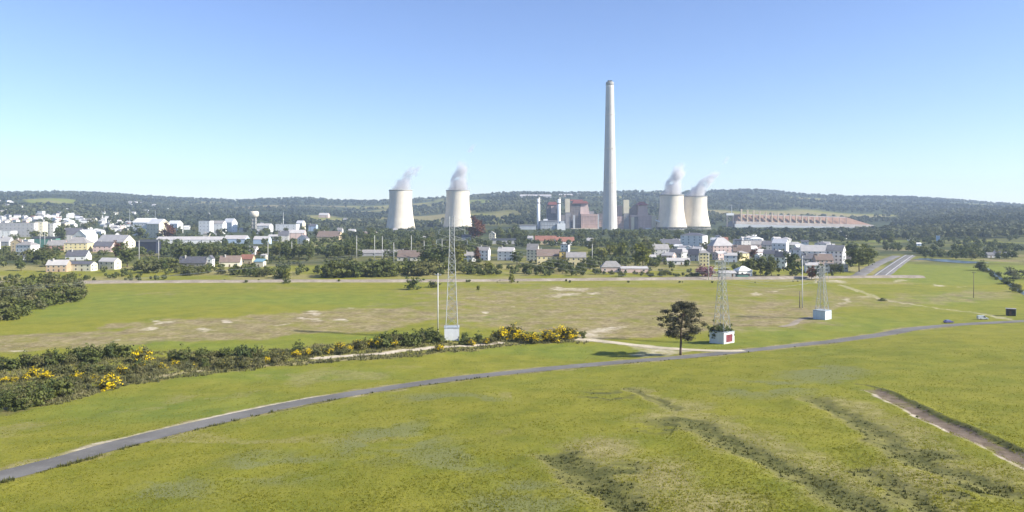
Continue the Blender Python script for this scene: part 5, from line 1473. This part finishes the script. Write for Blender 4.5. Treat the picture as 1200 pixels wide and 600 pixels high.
belt(12, [(622,319),(690,318)], 2.0, (11, 16), ('dark', 'broad', 'bush'), 'tree before the yellow houses', 'trees before the yellow houses', sd=10)
belt(8, [(500,320),(610,318)], 2.5, (8, 13), ('obush', 'bush', 'fresh'), 'bush below the twin white houses', 'bushes below the twin white houses', cat='bush', name='bush', sd=11)
belt(16, [(0,300),(60,306),(10,320)], 6, (10, 16), ('broad', 'bush', 'dark', 'olive', 'obush'), 'tree around the big white villa', 'trees around the white villa', sd=12)
belt(10, [(165,318),(200,316)], 4, (9, 15), ('bush', 'dark', 'obush'), 'bush right of the cream annexe', 'bushes right of the cream annexe', cat='bush', name='bush', sd=13)
belt(22, [(845,279),(950,280),(1050,286)], 2.0, (7, 12), ('dark', 'broad', 'conifer'), 'tree in the belt before the long storage hall', 'belt of trees before the storage hall', sd=14)
belt(12, [(990,294),(1060,292)], 3, (6, 10), ('dark', 'broad'), 'tree behind the apartment block towards the highway', 'trees beside the highway', sd=15)
belt(22, [(20,275),(100,268),(160,285),(60,283)], 9, (8, 13), ('dark', 'broad', 'olive', 'conifer'), 'tree among the houses of the left town', 'trees among the houses of the left town', sd=16)
belt(16, [(200,276),(300,274),(400,279)], 5, (7, 12), ('dark', 'broad', 'olive'), 'tree among the white blocks near the water tower', 'trees near the water tower', sd=17)
belt(11, [(770,304),(860,300),(940,308),(990,318)], 8, (8, 13), ('dark', 'broad', 'olive'), 'tree among the houses of the right quarter', 'trees in the right quarter', sd=18)
belt(12, [(1080,300),(1200,303)], 3, (6, 10), ('dark', 'olive', 'bush'), 'tree along the river on the right', 'trees along the river', sd=19)
belt(18, [(1150,316),(1168,325),(1200,346)], 2.5, (4, 7), ('dbush', 'obush'), 'shrub along the canal bank', 'shrubs along the canal bank', cat='bush', name='bush', sd=20)
belt(14, [(700,324),(860,321)], 2, (4, 7), ('obush', 'bush'), 'low bush along the back of the gravel road', 'low bushes behind the gravel road', cat='bush', name='bush', sd=21)
belt(50, [(-30,356),(30,350),(92,343)], 11, (12, 20), ('willow', 'bush', 'obush', 'willow'), 'bush in the thicket at the left edge of the meadow', 'thicket at the left edge', cat='bush', name='bush', sd=22, gap=2.2)
belt(18, [(-20,382),(20,371),(60,356),(97,347)], 2.5, (11, 17), ('willow', 'bush'), 'bush on the front edge of the left thicket', 'front edge of the left thicket', cat='bush', name='bush', sd=23, gap=2.2)
# shrub strip with broom and gorse
belt(24, [(-20,434),(30,431),(80,427),(150,417)], 2.5, (13, 18), ('dbush', 'bush', 'gorse'), 'shrub in the tall back row of the left shrub strip', 'back row of the shrub strip', cat='shrub', name='shrub', wide=(.8, 1.05), sd=24, gap=1.6)
belt(20, [(-20,488),(30,474),(80,462)], 4.5, (18, 25), ('dbush', 'gorse', 'bush'), 'shrub in the tall front row at the left edge', 'front row of the shrub strip', cat='shrub', name='shrub', wide=(.8, 1.05), sd=25, gap=1.6)
belt(12, [(60,440),(160,434),(260,426)], 4, (9, 14), ('dbush', 'gorse'), 'shrub between the two rows of the left strip', 'shrubs between the rows of the strip', cat='shrub', name='shrub', wide=(.9, 1.3), sd=36, gap=1.6)
belt(34, [(70,462),(90,454),(160,442),(260,430),(340,423)], 4, (7, 12), ('gorse', 'gorse', 'willow'), 'low shrub along the front of the shrub strip', 'low front shrubs of the strip', cat='shrub', name='shrub', wide=(.9, 1.3), sd=26, gap=1.6)
belt(18, [(180,425),(260,419),(340,417),(430,411)], 3, (8, 13), ('gorse', 'dbush', 'gorse'), 'low shrub in the middle of the shrub strip', 'middle shrubs of the strip', cat='shrub', name='shrub', wide=(.9, 1.3), sd=27, gap=1.6)
belt(20, [(440,407),(480,404),(517,400)], 2.5, (11, 16), ('dbush', 'bush', 'gorse'), 'shrub in the dense clump left of the tallest pylon', 'dense clump left of the tallest pylon', cat='shrub', name='shrub', wide=(.8, 1.1), sd=28, gap=1.5)
belt(14, [(540,402),(600,399),(690,395)], 2, (7, 12), ('dbush', 'gorse'), 'shrub in the strip right of the tallest pylon', 'shrubs right of the tallest pylon', cat='shrub', name='shrub', wide=(.9, 1.3), sd=29, gap=1.5)
for x, b_, tp, lab in ((288, 424, 400, 'tall round dark shrub standing out in the middle of the strip'), (238, 422, 404, 'round dark shrub left of the tall round one'), (213, 424, 406, 'grey green shrub second left of the tall round one'), (351, 412, 400, 'small dark shrub alone behind the yellow gorse')):
    at_px('dbush', x, b_, tp, lab, cat='shrub', name='shrub', wide=.85)
GO = ((6,449,440,'at the left picture edge'),(17,448,439,'second from the left picture edge'),(29,446,436,'third from the left picture edge'),(41,441,428,'tall, left of the front row'),(54,445,433,'above the tall front row'),(92,444,435,'small, behind the front row end'),
      (126,456,438,'brightest and roundest, alone on the near side'),(146,438,427,'small, below the big one of the back row'),(166,424,407,'biggest and highest, end of the back row'),(164,432,423,'under the biggest one'),(190,433,425,'small, right of the biggest one'),
      (262,428,420,'left of the tall round dark shrub, faint'),(330,420,413,'left one of the middle row'),(347,418,410,'second one of the middle row'),(362,416,408,'third one of the middle row'),(372,415,409,'right one of the middle row'),
      (398,410,401,'left before the dense clump'),(408,413,405,'low one before the dense clump'),(421,408,399,'second one before the dense clump'),(433,407,398,'touching the dense clump'),(446,408,396,'inside the left end of the dense clump'),
      (590,397,382,'left rim of the big bright bush'),(601,396,380,'top of the big bright bush'),(613,400,387,'right of the big bright bush'),(626,402,390,'third right of the pylon'),(641,399,386,'fourth right of the pylon'),(649,401,388,'fifth right of the pylon'),
      (660,397,382,'bright, at the right end of the strip'),(668,398,385,'last one before the sand track'),(515,412,404,'small one under the pylon'),(110,446,439,'small, left of the brightest round one'),(205,428,421,'small, below the grey green shrub'),(228,430,424,'small, under the round dark shrub'),(312,424,417,'small, right of the tall round dark shrub'),(386,414,407,'small, left end of the sandy track'),(462,408,400,'inside the dense clump'),(553,404,397,'first right of the pylon'),(570,402,395,'second right of the pylon'))
for x, b_, tp, lab in GO:
    at_px('gorse', x, b_, tp + (2.5 if x < 60 else 0), 'yellow flowering gorse ' + lab, wide=1.15, cat='gorse', name='gorse_bush', group='yellow gorse bushes in the strip', flowers=True)

# ivy and bushes growing out of the middle pylon's walls
X, Y, z = PYL2[2]
for dx, dy, h, lab in ((-2.9, .4, 6.2, 'left'), (-.6, -.8, 6.6, 'middle'), (2.0, .0, 5.6, 'right')):
    plant('dbush', X + dx, Y + dy, h, lab + ' bush growing inside the walls of the red panelled pylon base', cat='bush', name='bush', group='bushes inside the pylon base', wide=.85, zoff=1.9)

# ------------------------------------------------------------------ the lone pine
X, Y = P(797.5, 416.0); z = gz(X, Y); hp = 62.5 * Y / F
pine = thing('pine_tree', 'lone umbrella shaped pine beside the asphalt lane', 'pine tree', (X, Y, z))
rs = np.random.RandomState(77)
k_ = hp / 20.0
mb = MB(); path = [np.array(p) * k_ for p in ((0, 0, -.5), (.05, 0, 2.5), (.2, .1, 5), (.1, 0, 8), (.35, .1, 11), (.7, 0, 14), (1.1, -.1, 17), (1.4, 0, 19.3))]
rad = [.50, .42, .38, .34, .28, .22, .15, .06]
for i in range(7): mb.tube(path[i], path[i + 1], rad[i] * k_, rad[i + 1] * k_, n=10, cap=(i == 0))
mb.build('trunk', m_pbark, pine, True)
def on_trunk(zq):
    zs_ = [p[2] for p in path]; return np.array([np.interp(zq, zs_, [p[j] for p in path]) for j in range(3)])
cs, ns, ts = [], [], []
LIMBS = []
for i in range(62):
    f = (i + rs.rand()) / 62
    z0 = (6.6 + 12.2 * f) * k_
    reach = np.interp(f, [0, .12, .3, .45, .65, .85, 1], [3.2, 6.0, 8.2, 7.6, 6.2, 3.8, 1.4]) * k_ * rs.uniform(.62, 1.06)
    a = i * 2.399 + rs.normal(0, .35)
    b = on_trunk(z0); rise = np.interp(f, [0, .3, 1], [-.10, .12, .55]) * reach + rs.normal(0, .25)
    e = b + np.array([math.cos(a) * reach, math.sin(a) * reach, rise])
    m_ = b + (e - b) * .55 + np.array([0, 0, reach * .06])
    lm = MB(); lm.tube(b, m_, .12 * k_, .08 * k_, n=5, cap=False); lm.tube(m_, e, .08 * k_, .03 * k_, n=5, cap=False)
    LIMBS.append(lm)
    for q, rr, nn in ((1.0, 1.15, 120),) + (((.68, .9, 70),) if rs.rand() < .85 else ()):
        cc = b + (e - b) * q + rs.normal(0, .35, 3)
        ln = rs.normal(size=(nn, 3)) * np.array([rr, rr, rr * .58]) * k_ * .62
        cs.append(cc + ln); nv = ln + np.array([0, 0, .7]) + rs.normal(size=(nn, 3)) * .6; ns.append(nv); ts.append(np.clip(rs.rand() * .5 + rs.rand(nn) * .5, 0, 1))
for lm in LIMBS: lm.build('limb', m_pbark, pine)
cs, ns, ts = np.vstack(cs), np.vstack(ns), np.hstack(ts)
link('crown', quads_mesh('crown', cs, ns, .42 * (.6 + .8 * rs.rand(len(cs))), ts, LEAF['pine'], rs, .6), pine)

# ------------------------------------------------------------------ masses: far woods, heather, grass
def mask_at(m, X, Y):
    r, a = np.hypot(X, Y), np.arctan2(X, Y)
    return m[np.clip(np.searchsorted(_rows, r), 0, nr - 1), np.clip(np.searchsorted(az, a), 0, na - 1)]
rs = np.random.RandomState(99)
N = 30000
u = rs.uniform(-.92, .92, N); Yw = np.exp(rs.uniform(math.log(1350), math.log(6400), N)); Xw = u * Yw
pxw = CX + F * u
keep = (mask_at(wood, Xw, Yw) > .45) & (mask_at(fieldm, Xw, Yw) < .3)
keep &= ~((pxw > 440) & (pxw < 845) & (Yw < 2120)) & ~((pxw > 840) & (pxw < 1045) & (Yw < 2420) & (Yw > 1800))
keep &= ~((pxw < 440) & (Yw < 2100) & (rs.rand(N) < .93)) & ~((pxw < 130) & (Yw < 2700) & (rs.rand(N) < .7))
keep &= (fbm(Xw, Yw, 260, 3, 77) + .14 * rs.rand(N) > .40) | (mound.max() > 2)
hs = np.array(HOUSES)
for a, b, c_ in HOUSES:
    if b > 1300: keep &= (Xw - a) ** 2 + (Yw - b) ** 2 > (c_ + 7) ** 2
Xw, Yw = Xw[keep], Yw[keep]; n = len(Xw)
Zw = full_z(Xw, Yw)
sparse = (mask_at(clear_, Xw, Yw) > .5) & (rs.rand(n) < .8)
Xw, Yw, Zw = Xw[~sparse], Yw[~sparse], Zw[~sparse]; n = len(Xw)
hw_ = rs.uniform(8, 15, n) * (1 + Yw / 9000); rw = hw_ * rs.uniform(.32, .5, n)
K = 15
d = rs.normal(size=(n, K, 3)); d /= np.linalg.norm(d, axis=2)[..., None]
d[..., 2] = np.abs(d[..., 2]) * 1.1 - .25
c = np.stack([Xw, Yw, Zw + hw_ * .5], 1)[:, None, :] + d * np.stack([rw, rw, hw_ * .45], 1)[:, None, :]
nrm = d + rs.normal(size=d.shape) * .35
patch = fbm(Xw, Yw, 330, 3, 87)
tint = np.clip((patch - .5) * 3.2 + .4, 0, 1)[:, None] * .7 + rs.rand(n, 1) * .35 + rs.rand(n, K) * .1
size = (hw_ * .42)[:, None] * rs.uniform(.7, 1.2, (n, K))
me = quads_mesh('woodland', c.reshape(-1, 3), nrm.reshape(-1, 3), size.ravel(), tint.ravel(), LEAF['wood'], rs)
tag(link('woodland', me), 'dense hazy woodland covering the far hills', 'woodland', kind='stuff')

# hedges and copses of the valley that run together between the trees one can tell apart
rs = np.random.RandomState(314)
zones = [  # px0, px1, row0, row1, count, height m, tint
 (160,560,282,303,380,(7,12),.3),(165,500,304,323,190,(3,6),.5),(400,560,270,283,190,(9,14),.3),(560,800,277,290,260,(7,12),.25),(690,790,284,314,170,(5,10),.5),
 (430,860,273,277,280,(9,14),.25),(840,1060,272,284,190,(8,13),.2),(600,720,304,322,80,(3,6),.5),(700,1000,318,325,70,(2,4),.5),(0,200,285,325,120,(4,8),.45),(1060,1200,280,304,170,(6,10),.3),(0,420,255,284,150,(7,12),.3),
 (500,690,304,324,130,(3,6),.5),(765,1000,276,318,60,(4,7),.4),(-60,200,323,330,60,(2,4),.5),(90,1000,329.5,331.5,34,(.6,2.0),.4)]
vx, vy, vh, vt = [], [], [], []
for x0, x1, r0, r1, cnt, hr_, tn in zones:
    for k in range(cnt):
        px = rs.uniform(x0, x1); py = rs.uniform(r0, r1)
        X, Y = P(px, py)
        if vnoise(X, Y, 40, 8) < .38 and hr_[1] > 5: continue
        hgt = rs.uniform(*hr_)
        if not free(X, Y, hgt * .35 + 1): continue
        if dist_line(np.array([X]), np.array([Y]), HIGHWAY)[0][0] < 13 or dist_line(np.array([X]), np.array([Y]), SLIPROAD)[0][0] < 11: continue
        vx.append(X); vy.append(Y); vh.append(hgt); vt.append(tn + rs.normal(0, .18))
vx, vy, vh, vt = map(np.array, (vx, vy, vh, vt)); n = len(vx); vz = full_z(vx, vy)
K = 70
d = rs.normal(size=(n, K, 3)); d /= np.linalg.norm(d, axis=2)[..., None]; d *= rs.uniform(.55, 1.1, (n, K, 1))
d[..., 2] = d[..., 2] * .9 + .1
rw = vh * rs.uniform(.38, .62, n)
c = np.stack([vx, vy, vz + vh * .52], 1)[:, None, :] + d * np.stack([rw, rw, vh * .48], 1)[:, None, :]
c[..., 2] = np.maximum(c[..., 2], vz[:, None] + .2)
tint = np.clip(vt, 0, 1)[:, None] * .6 + rs.rand(n, K) * .4
me = quads_mesh('copse', c.reshape(-1, 3), (d + rs.normal(size=d.shape) * .5).reshape(-1, 3), ((vh * .16 + .35)[:, None] * rs.uniform(.7, 1.3, (n, K))).ravel(), tint.ravel(), LEAF['copse'], rs)
tag(link('hedges_and_copses', me), 'green hedges and copses running together between the houses', 'hedge', kind='stuff')

def tufts(name, N, ymin, ymax, accept, hrange, nb, wblade, mat, label, cat, tintf, seed, urange=1.05):
    rs = np.random.RandomState(seed)
    Y_ = 1 / rs.uniform(1 / ymax, 1 / ymin, N); X_ = rs.uniform(-urange, urange, N) * Y_
    ok = accept(X_, Y_, rs); X_, Y_ = X_[ok], Y_[ok]; n = len(X_)
    Z_ = full_z(X_, Y_) - .03
    hh = rs.uniform(*hrange, n) * (.6 + .8 * fbm(X_, Y_, 5, 2, 66))
    ang = rs.rand(n, nb) * 6.283; lean = rs.uniform(.15, .75, (n, nb))
    bx = X_[:, None] + rs.normal(0, 1, (n, nb)) * hh[:, None] * .35; by = Y_[:, None] + rs.normal(0, 1, (n, nb)) * hh[:, None] * .35
    bz = np.repeat(Z_[:, None], nb, 1)
    hb = hh[:, None] * rs.uniform(.6, 1.1, (n, nb)); w = wblade * rs.uniform(.6, 1.4, (n, nb)) * hh[:, None] / hrange[1]
    px_, py_ = -np.sin(ang) * w, np.cos(ang) * w
    tip = np.stack([bx + np.cos(ang) * lean * hb, by + np.sin(ang) * lean * hb, bz + hb], -1)
    co = np.stack([np.stack([bx - px_, by - py_, bz], -1), np.stack([bx + px_, by + py_, bz], -1), tip], 2).reshape(-1, 3)
    me = np_mesh(name, co, np.arange(len(co)), 3, mat)
    t = np.clip(tintf(X_, Y_, rs)[:, None] + rs.uniform(-.12, .12, (n, nb)), 0, 1)
    a = me.attributes.new('tint', 'FLOAT', 'POINT'); a.data.foreach_set('value', np.repeat(t.ravel(), 3).astype(np.float32))
    tag(link(name, me), label, cat, kind='stuff')
roadfree = lambda X_, Y_, pad: np.minimum(dist_line(X_, Y_, ROAD[::2])[0] - ROAD_W, np.minimum(dist_line(X_, Y_, TRACK)[0] - TRACK_W, dist_line(X_, Y_, SOIL)[0] - 1.3)) > pad
tufts('grass_tufts', 165000, 72, 300, lambda X_, Y_, r: (mask_at(dark, X_, Y_) < .4) & (mask_at(bare, X_, Y_) < .3) & roadfree(X_, Y_, -.35), (.10, .26), 4, .07,
      LEAF['grass'], 'yellow green grass tufts over the near slope', 'grass', lambda X_, Y_, r: .15 + .6 * (fbm(X_, Y_, 18, 3, 12)) - .35 * mask_at(grey, X_, Y_) + .35 * mask_at(dry, X_, Y_), 201)
tufts('furrow_weeds', 78000, 72, 300, lambda X_, Y_, r: (mask_at(dark, X_, Y_) > .3 + .75 * r.rand(len(X_))) & roadfree(X_, Y_, .1), (.14, .36), 6, .10,
      LEAF['weed'], 'dark weeds and heather along the furrows', 'weeds', lambda X_, Y_, r: r.rand(len(X_)), 202)
tufts('heather', 44000, 200, 340, lambda X_, Y_, r: (mask_at(hedge.astype(float), X_, Y_) > .5) & (mask_at(bare, X_, Y_) < .3), (.5, 1.2), 8, .22,
      LEAF['heather'], 'low brown heather between the shrubs of the strip', 'heather', lambda X_, Y_, r: fbm(X_, Y_, 9, 2, 44), 203)
def verge(X_, Y_, r):
    d, sd, al = dist_line(X_, Y_, ROAD)
    return (d > ROAD_W + .1) & (d < ROAD_W + 1.2) & (sd > 0) & (fbm(X_, Y_, 4, 3, 71) > .55) & (r.rand(len(X_)) < .35)
tufts('verge_tufts', 420000, 95, 330, verge, (.22, .7), 7, .11, LEAF['weed'], 'dark tufts along the near edge of the asphalt lane', 'weeds', lambda X_, Y_, r: r.rand(len(X_)) * .8, 204)
